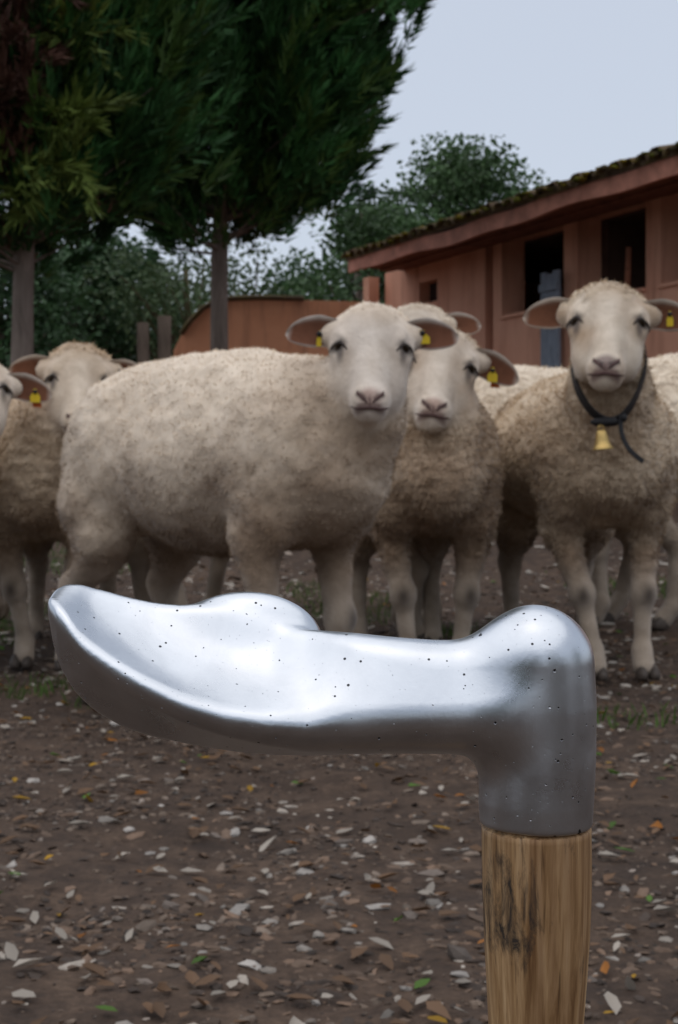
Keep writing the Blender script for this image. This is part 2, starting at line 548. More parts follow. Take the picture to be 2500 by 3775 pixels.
# thin grass at the back and left
def grass_patch(n):
    x, y = in_view(n, 2.9, 7.5, 0.8)
    P = np.stack([x, y, np.zeros(n)], -1)
    k = (vnoise(P, 1.7, 21, 2) + 0.25 * (x < -0.5) + 0.12 * (x > 0.8)) > 0.42
    x, y = x[k], y[k]; n = len(x)
    z = ground_height(x, y)
    h = 0.012 + 0.03 * rng.random(n); a = rng.random(n) * 6.28; le = 0.5 * h
    d = np.stack([np.cos(a), np.sin(a), np.zeros(n)], -1); s = np.stack([-np.sin(a), np.cos(a), np.zeros(n)], -1)
    o = np.stack([x, y, z - 0.002], -1)
    V = np.stack([o + s * 0.0022, o - s * 0.0022, o + d * le[:, None] * 0.4 - s * 0.0015 + np.array([0, 0, 1]) * h[:, None] * 0.6, o + d * le[:, None] + np.array([0, 0, 1]) * h[:, None]], 1)
    Fc = np.concatenate([np.stack([4 * np.arange(n), 4 * np.arange(n) + 1, 4 * np.arange(n) + 2], -1), np.stack([4 * np.arange(n), 4 * np.arange(n) + 2, 4 * np.arange(n) + 3], -1)])
    C = np.array([0.07, 0.13, 0.025]) * (0.6 + 0.8 * rng.random((n, 1)))
    return V.reshape(-1, 3), Fc, np.repeat(C, 4, 0)
M_grass = mat_leaf('grass', 0.3, 0.6)
v_, f_, c_ = grass_patch(22000)
tag(obj('grass', v_, f_, M_grass, col=c_, kind='stuff'), 'thin short green grass growing in patches on the soil', 'grass')

# ================================================================== SHED
E0 = np.array([0.10, 13.9, 0.0]); e_dir = np.array([2.16, -4.4, 0.0]); e_dir /= np.linalg.norm(e_dir)
n_dir = np.array([e_dir[1], -e_dir[0], 0.0])
if n_dir[1] > 0: n_dir = -n_dir                    # towards the camera
ZUP = np.array([0, 0, 1.0])
EAVE_Z = 2.60                                      # underside of the fascia
FR = (E0, e_dir, -n_dir, ZUP)                      # local axes: along the eave, inwards, up

def hit(px, inset):
    """distance along the eave where the plane `inset` behind it is met at photograph column px"""
    k = (px - 1250.0) / F_PX
    O = E0 - n_dir * inset
    t = (O[0] - k * O[1]) / (k * e_dir[1] - e_dir[0])
    return t, O[1] + t * e_dir[1]
def zrow(py, D): return CAM_Z + (HORIZON - py) / F_PX * D

def mat_render(name, c0, c1, stain):
    m, N, L, b = new_mat(name)
    v = coords(N, L); vs = coords(N, L, (3, 3, 0.35))
    n1 = noise(N, L, 2.2, 5, 0.6, 0.3, v); n2 = noise(N, L, 2.4, 5, 0.65, 0.3, vs); n3 = noise(N, L, 60, 4, 0.6, 0, v)
    r1 = ramp(N, [(0.3, c0), (0.7, c1)]); L.new(n1, r1.inputs[0])
    r2 = ramp(N, [(0.50, 0.0), (0.68, 0.75)]); L.new(n2, r2.inputs[0])
    L.new(mixc(N, L, r2.outputs[0], r1.outputs[0], stain), b.inputs['Base Color'])
    b.inputs['Roughness'].default_value = 0.9; b.inputs['Specular IOR Level'].default_value = 0.2
    bump(N, L, b, n3, 0.4, 0.006)
    return m
M_terra = mat_render('terracotta_render', (0.68, 0.335, 0.225), (0.78, 0.42, 0.29), (0.52, 0.245, 0.16))
M_fascia = mat_plain('fascia_paint', (0.55, 0.25, 0.18), 0.75, 0.25, var=0.3, scale=6, stretch=(1, 1, 1))
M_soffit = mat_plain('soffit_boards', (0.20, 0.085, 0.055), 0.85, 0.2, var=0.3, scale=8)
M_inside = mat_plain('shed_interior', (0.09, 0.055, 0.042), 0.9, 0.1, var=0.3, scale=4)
def mat_moss():
    m, N, L, b = new_mat('mossy_tile')
    v = coords(N, L)
    n1 = noise(N, L, 9, 6, 0.7, 0.4, v); n2 = noise(N, L, 3, 4, 0.6, 0, v)
    r = ramp(N, [(0.3, (0.06, 0.045, 0.035)), (0.5, (0.19, 0.13, 0.075)), (0.62, (0.22, 0.17, 0.045)), (0.75, (0.12, 0.125, 0.04))]); L.new(n1, r.inputs[0])
    L.new(mixc(N, L, n2, r.outputs[0], (0.12, 0.085, 0.06)), b.inputs['Base Color'])
    b.inputs['Roughness'].default_value = 0.95; b.inputs['Specular IOR Level'].default_value = 0.15
    bump(N, L, b, n1, 0.9, 0.03)
    return m
M_moss = mat_moss()

T_END = 9.0
shed = empty('shed', tuple(E0))
def shed_part(name, parts, mat, parent=shed, smooth=False):
    V, F = merge(parts)
    return obj(name, V - E0, F, mat, parent, smooth=smooth)
INS = 0.62
def fbox(t0, t1, d0, d1, z0, z1): return box((t0, d0, z0), (t1, d1, z1), FR)
fascia_h = 0.125
# a fascia that bows and sags a little along its length
ts = np.linspace(-0.02, T_END, 60); sag = 0.012 * np.sin(ts * 2.1) + 0.010 * np.sin(ts * 5.3 + 1)
Vf = []
for t, s_ in zip(ts, sag):
    for d, z in ((0, EAVE_Z + s_), (0.03, EAVE_Z + s_ ), (0.03, EAVE_Z + fascia_h + s_), (-0.004, EAVE_Z + fascia_h + s_)):
        Vf.append(E0 + t * e_dir - n_dir * d + ZUP * z)
Vf = np.array(Vf); ii = np.arange(59)[:, None] * 4; jj = np.arange(4)[None]
Ff = np.stack([ii + jj, ii + 4 + jj, ii + 4 + (jj + 1) % 4, ii + (jj + 1) % 4], -1).reshape(-1, 4)
shed_part('fascia', [(Vf, [Ff, np.array([[0, 1, 2, 3]])])], M_fascia)
# soffit boards run along the eave
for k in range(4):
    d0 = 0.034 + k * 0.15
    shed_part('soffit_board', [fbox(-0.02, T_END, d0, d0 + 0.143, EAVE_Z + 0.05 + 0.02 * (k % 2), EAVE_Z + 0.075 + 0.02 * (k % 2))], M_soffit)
# wall with openings, in pieces between them
tc, Dc = hit(1420, INS)
def op(px0, px1): return hit(px0, INS)[0], hit(px1, INS)[0]
w1 = op(1545, 1612); slit = op(1788, 1818); o1 = op(1850, 2078); o2 = op(2128, 2381); o3 = op(2436, 2760)
zg = 0.0
def sill_z(px, py): return zrow(py, hit(px, INS)[1])
z_sill = sill_z(1900, 1168)
z_head = EAVE_Z - 0.02
z_lint = sill_z(2000, 800)
wz_top = EAVE_Z + 0.1
wall_t = 0.24
wb = []
def wall(t0, t1, z0, z1): wb.append(fbox(t0, t1, INS, INS + wall_t, z0, z1))
wz0, wz1 = sill_z(1580, 1115), sill_z(1580, 1035)
wall(tc, w1[0], zg, wz_top); wall(w1[0], w1[1], zg, wz0); wall(w1[0], w1[1], wz1, wz_top); wall(w1[1], slit[0], zg, wz_top)
wall(slit[0], slit[1], z_lint, wz_top)
wall(slit[1], o1[0], zg, wz_top)
for o_, nxt in ((o1, o2[0]), (o2, o3[0]), (o3, T_END)):
    wall(o_[0], o_[1], zg, z_sill); wall(o_[0], o_[1], z_lint, wz_top); wall(o_[1], nxt, zg, wz_top)
# each stretch of wall is its own solid
for b_ in wb: shed_part('wall', [b_], M_terra)
for o_ in (o1, o2, o3):
    shed_part('sill', [fbox(o_[0] - 0.0, o_[1] + 0.0, INS - 0.025, INS + wall_t + 0.02, z_sill, z_sill + 0.03)], M_terra)
shed_part('side_wall', [fbox(tc, tc + wall_t, INS + wall_t + 0.002, 2.99, zg, EAVE_Z + 0.115)], M_terra)
shed_part('corner_post', [fbox(tc - 0.10, tc + 0.02, 0.42, 0.54, zg, EAVE_Z + 0.049)], M_terra)
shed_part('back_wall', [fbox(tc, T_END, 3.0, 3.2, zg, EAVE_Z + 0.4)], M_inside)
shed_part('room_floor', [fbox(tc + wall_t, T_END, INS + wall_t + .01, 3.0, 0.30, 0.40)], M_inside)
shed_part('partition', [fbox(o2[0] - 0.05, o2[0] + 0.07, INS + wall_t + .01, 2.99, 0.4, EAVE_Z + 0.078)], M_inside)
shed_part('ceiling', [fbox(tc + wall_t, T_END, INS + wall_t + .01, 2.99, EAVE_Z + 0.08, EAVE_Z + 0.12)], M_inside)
shed_part('pane', [fbox(w1[0], w1[1], INS + 0.12, INS + 0.13, wz0, wz1)], mat_plain('dark_glass', (0.02, 0.02, 0.022), 0.15, 0.5, var=0.1, bstr=0))
# roof slab and one row of curved tile ends along the eave
slope = 0.30
def roof_pt(t, d, z): return E0 + t * e_dir - n_dir * d + ZUP * (EAVE_Z + fascia_h + z + d * slope)
Vr = np.array([roof_pt(t, d, z) for t in (-0.05, T_END) for d in (-0.02, 5.0) for z in (0.004, 0.05)])
roof = shed_part('roof', [(Vr, BOXF)], M_moss)
def tile_mesh():
    n = 9; V = []
    for d in np.linspace(-0.07, 0.42, 5):
        for r in (0.078, 0.062):
            for a in np.linspace(0, np.pi, n):
                w = 1 + 0.04 * math.sin(7 * a + d * 9)
                V.append((math.cos(a) * r * w, d, 0.8 * math.sin(a) * r * w + d * slope - 0.012))
    V = np.array(V); F = []
    for k in range(4):
        for s in (0, 1):
            for a in range(n - 1):
                p = (k * 2 + s) * n + a; q = p + 2 * n
                F.append((p, p + 1, q + 1, q) if s == 0 else (p, q, q + 1, p + 1))
    for a in range(n - 1):
        F.append((a, n + a, n + a + 1, a + 1))
    return V, np.array(F)
tv, tf = tile_mesh()
tvw = tv[:, :1] * e_dir - tv[:, 1:2] * n_dir + tv[:, 2:] * ZUP
tile_me = make_mesh('roof_tile', tvw, tf, smooth=True)
tile_me.materials.append(M_moss)
t = 0.04; k = 0
while t < T_END - 0.1:
    o = link('roof_tile', tile_me, None, roof)
    P = roof_pt(t, 0.0, 0.045 + 0.012 * math.sin(k * 2.3)) - E0
    o.location = tuple(P); o.rotation_euler = (0.03 * math.sin(k * 1.7), 0.05 * math.sin(k * 3.1), 0.03 * math.sin(k * 4.3))
    o.scale = (1, 1, 0.8 + 0.12 * math.sin(k * 1.1))
    t += 0.152; k += 1
# cushions of moss on the tile ends
mv = []; mo = 0
V0, F0 = ico()
nm = 620
tt = rng.random(nm) * T_END; dd = rng.random(nm) ** 2 * 0.35 - 0.08; rr_ = 0.010 + 0.026 * rng.random(nm) ** 2
Vm = V0[None] * (1 + rng.normal(0, 0.2, (nm, 12, 1))) * rr_[:, None, None] * np.array([1.3, 1.3, 0.7])
Vm += np.array([roof_pt(a, b_, 0.062 + 0.02 * math.sin(a * 30)) for a, b_ in zip(tt, dd)])[:, None]
moss = obj('moss', Vm.reshape(-1, 3) - E0, (F0[None] + 12 * np.arange(nm)[:, None, None]).reshape(-1, 3), mat_attr('moss', 1.0, 0.05, 0.4, 30, 0.5, 0.01, 120), shed,
           col=np.repeat(np.array([(0.16, 0.12, 0.02), (0.10, 0.10, 0.02), (0.07, 0.055, 0.03)])[rng.integers(0, 3, nm)] * (0.6 + 0.6 * rng.random((nm, 1))), 12, 0), kind='stuff')
tag(shed, 'long terracotta shed with mossy tiled eave and dark openings between pillars', 'shed')

# board and pole in the shed openings
M_blue = mat_plain('weathered_blue_wood', (0.23, 0.26, 0.31), 0.8, 0.2, var=0.35, scale=12, stretch=(6, 6, 0.7))
tb, Db = hit(1985, INS - 0.12); tb2, _ = hit(2052, INS - 0.12)
bd = empty('plank_door', tuple(E0 + tb * e_dir))
zb0, zb1 = 0.28, zrow(1008, Db)
for k in range(3):
    a0 = tb + (tb2 - tb) * k / 3 + 0.003; a1 = tb + (tb2 - tb) * (k + 1) / 3 - 0.003
    V, F = fbox(a0, a1, INS - 0.10, INS - 0.075, zb0, zb1 - 0.02 * (k % 2))
    obj('plank', V - (E0 + tb * e_dir), F, M_blue, bd, smooth=False)
V, F = fbox(tb, tb2, INS - 0.118, INS - 0.101, zb1 - 0.16, zb1 - 0.10)
obj('batten', V - (E0 + tb * e_dir), F, M_blue, bd, smooth=False)
tag(bd, 'narrow weathered blue-grey plank door leaning on the shed wall', 'door')
tp, Dp = hit(2300, INS - 0.05)
pa = E0 + hit(2285, INS - 0.12)[0] * e_dir - n_dir * (INS - 0.12); pb = E0 + hit(2318, INS - 0.12)[0] * e_dir - n_dir * (INS - 0.12)
pa = pa + ZUP * 0.25; pb = pb + ZUP * zrow(925, Dp)
V, F = tube([pa, pa * .66 + pb * .34, pa * .33 + pb * .67, pb], [0.03, 0.028, 0.027, 0.022], 8)
po = obj('rusty_post', V, F, mat_plain('rust', (0.22, 0.085, 0.05), 0.9, 0.2, var=0.35, scale=20))
tag(po, 'thin rusty red post standing in the shed opening', 'post')

# ---- low curved wall in front of the woods
DW = 12.6
prof = [(628, 1420), (640, 1292), (668, 1235), (705, 1185), (748, 1142), (790, 1118), (840, 1106), (960, 1102), (1120, 1106), (1330, 1112), (1330, 1420)]
wv = np.array([at(px, py, DW) for px, py in prof]); wv[[0, -1], 2] = 0.0
npf = len(wv)
yaw = np.array([0.0, 0.28, 0])
Vw = np.concatenate([wv, wv + yaw]); idx = np.arange(npf)
Fw = [np.stack([idx, (idx + 1) % npf, (idx + 1) % npf + npf, idx + npf], -1)]
rw = empty('boundary_wall', (float(wv[0, 0]), DW, 0.0))
org = np.array([wv[0, 0], DW, 0.0])
me = bpy.data.meshes.new('wall')
me.from_pydata([tuple(v) for v in Vw - org], [], [tuple(q) for q in Fw[0]] + [tuple(reversed(range(npf))), tuple(range(npf, 2 * npf))])
import bmesh
bm_ = bmesh.new(); bm_.from_mesh(me); bmesh.ops.recalc_face_normals(bm_, faces=bm_.faces); bm_.to_mesh(me); bm_.free()
M_terra2 = mat_render('orange_render', (0.68, 0.29, 0.155), (0.80, 0.37, 0.21), (0.44, 0.19, 0.11))
link('wall', me, M_terra2, rw)
cp = []
for k in range(2, npf - 2):
    cp.append(wv[k])
V, F = tube(np.array(cp) + np.array([0, 0.13, 0.012]), [0.03] * len(cp), 8)
V[:, 1] = DW + 0.14 + (V[:, 1] - DW - 0.14) * 5.2
link('mossy_capping', make_mesh('mossy_capping', V - org, F), M_moss, rw)
tag(rw, 'low orange rendered wall with a rounded end behind the sheep', 'wall')

# ---- fence posts
M_post = mat_bark('post_wood', (0.06, 0.045, 0.035), (0.17, 0.125, 0.095), 16)
for px, py, w_, lab in ((533, 1190, 46, 'shorter and darker weathered wooden fence post'), (612, 1166, 52, 'taller weathered wooden fence post beside the orange wall')):
    D = 8.6; p = at(px, py, D); g = float(ground_z(0, D)); r = w_ / 2 / F_PX * D
    zz = np.linspace(g - 0.1 - g, p[2] - g, 9)
    V, F = tube(np.stack([0.01 * np.sin(zz * 4), 0 * zz, zz], -1), r * (1.08 - 0.1 * np.linspace(0, 1, 9)), 10)
    V += 0.004 * vnoise(V, 30, 4, 2)[:, None]
    o = obj('fence_post', V, F, M_post); o.location = (p[0], D, g)
    tag(o, lab, 'post', 'fence posts by the trees')

# ================================================================== TREES
M_bark = mat_bark('grey_bark', (0.085, 0.066, 0.054), (0.31, 0.245, 0.205))
M_bark2 = mat_bark('olive_bark', (0.05, 0.045, 0.025), (0.13, 0.11, 0.06))
M_cyp = mat_leaf('cypress_foliage', 0.12, 0.6)
M_dec = mat_leaf('broad_leaf', 0.25, 0.5)

def trunk_parts(base, pts, rad, n=12, rough=0.006, seed=0):
    V, F = tube(pts, rad, n)
    V = V + (rough * vnoise(V, 9, seed, 3))[:, None] * np.array([1, 1, 0.3])
    return V, F

def cypress(name, D, px, r0, z_bot, z_top, radius, n_limb, label, brown=None, light=None, seed=1, lean=0.0, left_boost=1.0, gap=-0.5, extra=()):
    """a conifer made of limbs that carry feathery upswept sprays"""
    g = np.random.default_rng(seed)
    gz0 = float(ground_z(0, D)); X0 = (px - 1250) / F_PX * D
    root = empty(name, (X0, D, gz0))
    H = z_top - gz0
    zt = np.linspace(-0.15, H, 22)
    flare = 1 + 0.7 * np.exp(-np.maximum(zt, 0) / 0.14)
    P = np.stack([lean * zt + 0.02 * np.sin(zt * 1.3 + seed), 0.02 * np.cos(zt * 1.1), zt], -1)
    V, F = trunk_parts(None, P, r0 * flare * np.clip(1.02 - 0.9 * zt / H, 0.05, 2), 14, 0.008, seed)
    obj('trunk', V, F, M_bark, root)
    limbs = []; tv = []; tc = []
    def spray(c, sd_, L_, colr):
        m = 46
        tpos = g.random(m) ** 0.8
        a1 = np.cross(sd_, g.normal(0, 1, 3)); a1 /= np.linalg.norm(a1); a2 = np.cross(sd_, a1)
        wid = 0.080 * (1 - tpos) ** 0.8 + 0.005
        la = (g.random(m) * 2 - 1) * wid; lb = (g.random(m) * 2 - 1) * wid * 0.55
        base = c + sd_ * (tpos * L_)[:, None] + a1 * la[:, None] + a2 * lb[:, None]
        dir_ = sd_ * 0.8 + a1 * (la / 0.085 * 0.8)[:, None] + a2 * (lb / 0.085 * 0.8)[:, None] + g.normal(0, 0.14, (m, 3))
        dir_ /= np.linalg.norm(dir_, axis=1)[:, None]
        side = np.cross(dir_, g.normal(0, 1, (m, 3))); side /= np.linalg.norm(side, axis=1)[:, None]
        ll = 0.07 + 0.08 * g.random(m); ww = 0.008 + 0.008 * g.random(m)
        tv.append(np.stack([base - side * ww[:, None], base + side * ww[:, None], base + dir_ * ll[:, None]], 1).reshape(-1, 3))
        tc.append(np.repeat((colr * (0.8 + 0.4 * g.random((m, 1)))), 3, 0))
    zb = z_bot - gz0
    for i in range(n_limb):
        u = g.random() ** 0.8
        z0 = zb + (H - zb) * u - 0.1
        az = g.random() * 2 * np.pi
        if vnoise(np.array([[math.cos(az) * 1.2, math.sin(az) * 1.2, z0]]), 1.7, seed + 70)[0] < gap: continue
        R = radius(z0 + gz0 + 0.25) * (0.80 + 0.22 * g.random())
        if math.cos(az) < 0: R *= 1 + (left_boost - 1) * -math.cos(az)
        up = 0.35 + 0.75 * g.random()
        d = np.array([math.cos(az), math.sin(az), up * 0.55])
        o = np.array([lean * z0, 0, z0 - R * 0.30])
        tip = o + d * R
        droop = np.array([0, 0, 0.10 * R])
        s_ = np.linspace(0, 1, 6)[:, None]
        pts = o + (tip - o) * s_ + droop * (s_ ** 2 - s_)
        limbs.append(tube(pts, np.linspace(0.016, 0.003, 6) * (0.6 + 0.5 * R), 5, False))
        ns = int(8 + 11 * R)
        for k in range(ns):
            f = 0.28 + 0.72 * ((k + g.random()) / ns) ** 0.8
            c = o + (tip - o) * f + droop * (f * f - f) + g.normal(0, 0.06 + 0.03 * R, 3)
            sd_ = (tip - o) / np.linalg.norm(tip - o) * 0.8 + np.array([0, 0, 0.60]) + g.normal(0, 0.26, 3)
            sd_ /= np.linalg.norm(sd_)
            L_ = 0.22 + 0.20 * g.random()
            colr = np.array([0.042, 0.120, 0.034]) * (0.45 + 1.1 * g.random() ** 1.5)
            hs = g.random()
            if hs < 0.25: colr = np.array([0.055, 0.105, 0.022]) * (0.7 + 0.6 * g.random())
            if brown is not None and g.random() < brown(c + np.array([X0, 0, gz0])): colr = np.array([0.12, 0.058, 0.04]) * (0.6 + 0.8 * g.random())
            if light is not None and g.random() < light(c + np.array([X0, 0, gz0])): colr = np.array([0.15, 0.185, 0.03]) * (0.7 + 0.6 * g.random())
            spray(c, sd_, L_, colr)
    for (ex_, ey_, ez_, n_, sp_, cl_) in extra:               # boughs of another colour hanging on the outside
        for _ in range(n_):
            c = np.array([ex_ - X0, ey_, ez_ - gz0]) + g.normal(0, 1, 3) * np.array([sp_, 0.10, sp_ * 0.6])
            sd_ = np.array([0.35, -0.5, 0.15]) + g.normal(0, 0.45, 3); sd_ /= np.linalg.norm(sd_)
            spray(c, sd_, 0.20 + 0.16 * g.random(), np.array(cl_) * (0.7 + 0.6 * g.random()))
    V, F = merge(limbs); obj('limbs', V, F, M_bark, root)
    V = np.concatenate(tv); C = np.concatenate(tc)
    obj('crown', V, np.arange(len(V)).reshape(-1, 3), M_cyp, root, col=C, smooth=False)
    tag(root, label, 'tree', 'trees behind the sheep')
    return root

r_T1 = lambda z: np.interp(z, [2.5, 2.8, 3.15, 3.65, 4.3, 5.6, 7.0, 8.6], [0.42, 0.84, 1.02, 1.22, 1.40, 1.50, 1.15, 0.2])
cypress('conifer_tree', 11.0, 818, 0.078, 2.62, 8.8, r_T1, 720, 'tall dark green conifer with a bare trunk in front of the orange wall', seed=3, left_boost=1.0)
r_T0 = lambda z: np.interp(z, [1.9, 2.4, 3.0, 4.0, 5.5, 7.5], [0.35, 0.8, 1.05, 1.15, 1.1, 0.2])
YG = (0.12, 0.165, 0.035); RB = (0.10, 0.05, 0.036)
def brown0(p):
    c = (p[0] + 1.95) / 0.22
    return 0.8 * math.exp(-c * c) if p[2] > 2.3 else 0.08
def light0(p):      # a few outer branches have turned yellow-green
    for q in ((-1.70, 2.70), (-1.62, 3.30), (-1.88, 2.38), (-1.72, 2.42), (-1.60, 2.85)):
        if p[1] < -0.1 and (p[0] - q[0]) ** 2 + (p[2] - q[1]) ** 2 < 0.013: return 0.8
    return 0.01
cypress('conifer_tree', 9.0, 84, 0.078, 2.15, 7.6, r_T0, 520, 'half brown conifer with yellow-green sprays at the left edge', brown0, None, seed=11,
        extra=[(-1.52, -0.75, 3.16, 7, 0.06, YG), (-1.57, -0.85, 2.63, 9, 0.06, YG), (-1.78, -0.75, 2.28, 11, 0.06, YG), (-1.58, -0.8, 2.36, 5, 0.05, YG),
               (-1.88, -0.85, 3.0, 16, 0.09, RB), (-1.90, -0.85, 2.72, 14, 0.08, RB), (-1.84, -0.85, 3.3, 10, 0.10, RB)])

def broadleaf(name, D, px, z_top, spread, n_clump, label, colr=(0.035, 0.075, 0.03), leaf=0.05, per=240, z_low=0.3, seed=1, trunk=True, clump_r=0.42, group='trees behind the sheep', bark=None, trunk_path=None, skew=0.0):
    g = np.random.default_rng(seed)
    gz0 = float(ground_z(0, D)); X0 = (px - 1250) / F_PX * D
    root = empty(name, (X0, D, gz0)); H = z_top - gz0
    zt = np.linspace(-0.15, H * 0.8, 12)
    P = np.stack([skew * zt / H + 0.10 * np.sin(zt * 0.8 + seed), 0.08 * np.cos(zt * 0.7 + seed), zt], -1)
    P -= np.array([P[1, 0], P[1, 1], 0])
    r = 0.035 * H ** 0.75
    V, F = trunk_parts(None, P, r * np.clip(1.1 - zt / H, 0.12, 2), 9, 0.008, seed)
    obj('trunk', V, F, bark or M_bark, root)
    limbs = []; LV = []; LC = []
    for i in range(n_clump):
        while True:
            q = g.random(3) * 2 - 1
            if np.linalg.norm(q) < 1: break
        zc = z_low + (H - z_low) * (q[2] * 0.5 + 0.5)
        rel = (zc - z_low) / (H - z_low)
        wprof = math.sin(math.pi * min(1, max(0.04, rel * 0.86 + 0.12))) ** 0.7
        c = np.array([q[0] * spread * wprof + skew * rel, q[1] * spread * wprof, zc])
        zb_ = zc * (0.55 + 0.2 * g.random())
        k = np.clip(np.interp(zb_, zt, np.arange(len(zt))), 0, len(zt) - 1)
        b0 = P[int(k)]
        mid = (b0 + c) / 2 + g.normal(0, 0.12, 3) + np.array([0, 0, 0.1])
        s_ = np.linspace(0, 1, 5)[:, None]
        limbs.append(tube((1 - s_) ** 2 * b0 + 2 * s_ * (1 - s_) * mid + s_ ** 2 * c, np.linspace(0.03, 0.008, 5) * (H / 5) ** 0.5, 5, False))
        R = clump_r * (0.55 + 0.75 * g.random())
        m = int(per * (R / clump_r) ** 1.6)
        d = g.normal(0, 1, (m, 3)); d /= np.linalg.norm(d, axis=1)[:, None]
        pos = c + d * (R * g.random((m, 1)) ** 0.45) * np.array([1.1, 1.1, 0.75])
        pos += 0.10 * np.stack([vnoise(pos, 4, 50 + j) for j in range(3)], -1)
        a = d * 0.5 + g.normal(0, 0.7, (m, 3)); a[:, 2] -= 0.25; a /= np.linalg.norm(a, axis=1)[:, None]
        s = np.cross(a, g.normal(0, 1, (m, 3))); s /= np.linalg.norm(s, axis=1)[:, None]
        ll = leaf * (0.6 + 0.7 * g.random((m, 1))); ww = ll * 0.36
        LV.append(np.stack([pos, pos + a * ll * .5 + s * ww, pos + a * ll, pos + a * ll * .5 - s * ww], 1).reshape(-1, 3))
        cc = np.array(colr) * (0.7 + 0.6 * g.random()) * (0.7 + 0.6 * g.random((m, 1)))
        LC.append(np.repeat(cc, 4, 0))
    V, F = merge(limbs); obj('limbs', V, F, bark or M_bark, root)
    V = np.concatenate(LV)
    obj('crown', V, np.arange(len(V)).reshape(-1, 4), M_dec, root, col=np.concatenate(LC), smooth=False)
    tag(root, label, 'tree', group)
    return root

G1 = (0.058, 0.108, 0.040); G2 = (0.044, 0.090, 0.036); G3 = (0.075, 0.115, 0.050)
broadleaf('broadleaf_tree', 21.0, 1690, zrow(500, 21.0), 1.55, 60, 'tall leafy tree rising above the shed roof', G1, 0.085, 330, 2.2, 5, clump_r=0.50)
broadleaf('broadleaf_tree', 19.0, 1500, zrow(800, 19.0), 1.2, 36, 'round leafy tree just left of the tall tree behind the eave', G1, 0.08, 300, 0.8, 6, clump_r=0.48)
broadleaf('broadleaf_tree', 18.0, 1330, zrow(770, 18.0), 1.1, 34, 'bushy green tree behind the end of the shed roof', G1, 0.08, 300, 0.6, 7, clump_r=0.45)
broadleaf('broadleaf_tree', 20.0, 1130, zrow(930, 20.0), 1.0, 26, 'low green tree above the orange wall', G2, 0.08, 300, 0.4, 8, clump_r=0.45)
broadleaf('broadleaf_tree', 17.0, 300, zrow(800, 17.0), 1.05, 42, 'dense dark leafy tree between the two conifer trunks', G2, 0.075, 330, 0.3, 9, clump_r=0.42)
broadleaf('broadleaf_tree', 18.0, 470, zrow(900, 18.0), 1.2, 38, 'broad grey-green tree behind the fence posts', G3, 0.075, 280, 0.3, 10, clump_r=0.42)
broadleaf('broadleaf_tree', 15.5, 700, zrow(790, 15.5), 0.75, 20, 'slender tree with a thin olive trunk near the fence posts', G3, 0.06, 130, 1.2, 12, clump_r=0.36, bark=M_bark2, skew=-0.25)
broadleaf('broadleaf_tree', 19.5, 900, zrow(900, 19.5), 1.1, 26, 'airy leafy tree seen right of the bare conifer trunk', G3, 0.075, 190, 0.3, 13, clump_r=0.42)
broadleaf('broadleaf_tree', 14.5, 20, zrow(840, 14.5), 0.8, 26, 'dark leafy tree at the left edge behind the brown conifer', G2, 0.07, 300, 0.3, 14, clump_r=0.42)
broadleaf('broadleaf_tree', 24.0, 620, zrow(1010, 24.0), 2.0, 46, 'distant dark thicket of a tree low behind the posts', G2, 0.09, 300, 0.2, 15, clump_r=0.5)
broadleaf('broadleaf_tree', 24.0, 180, zrow(1000, 24.0), 2.0, 46, 'distant dark thicket of a tree low at the left', G2, 0.09, 300, 0.2, 16, clump_r=0.5)
# trees behind the photographer, mirrored in the metal
words = ['far to the left of the camera', 'left of the camera', 'behind the camera on the left', 'straight behind the camera', 'behind the camera on the right', 'right of the camera', 'far to the right of the camera']
for k in range(7):
    an = math.radians(188 + k * 27.5 - 9 * (k % 2)); rd = 8.0 + 1.2 * (k % 2)
    o = broadleaf('broadleaf_tree', 5.0, 1250, 3.3 + 1.0 * math.sin(k * 2.1), 1.6, 34, 'leafy tree ' + words[k], G1, 0.16, 100, 0.3, 20 + k, clump_r=0.75, group='trees around the camera')
    o.location = (rd * math.cos(an), rd * math.sin(an), 0)

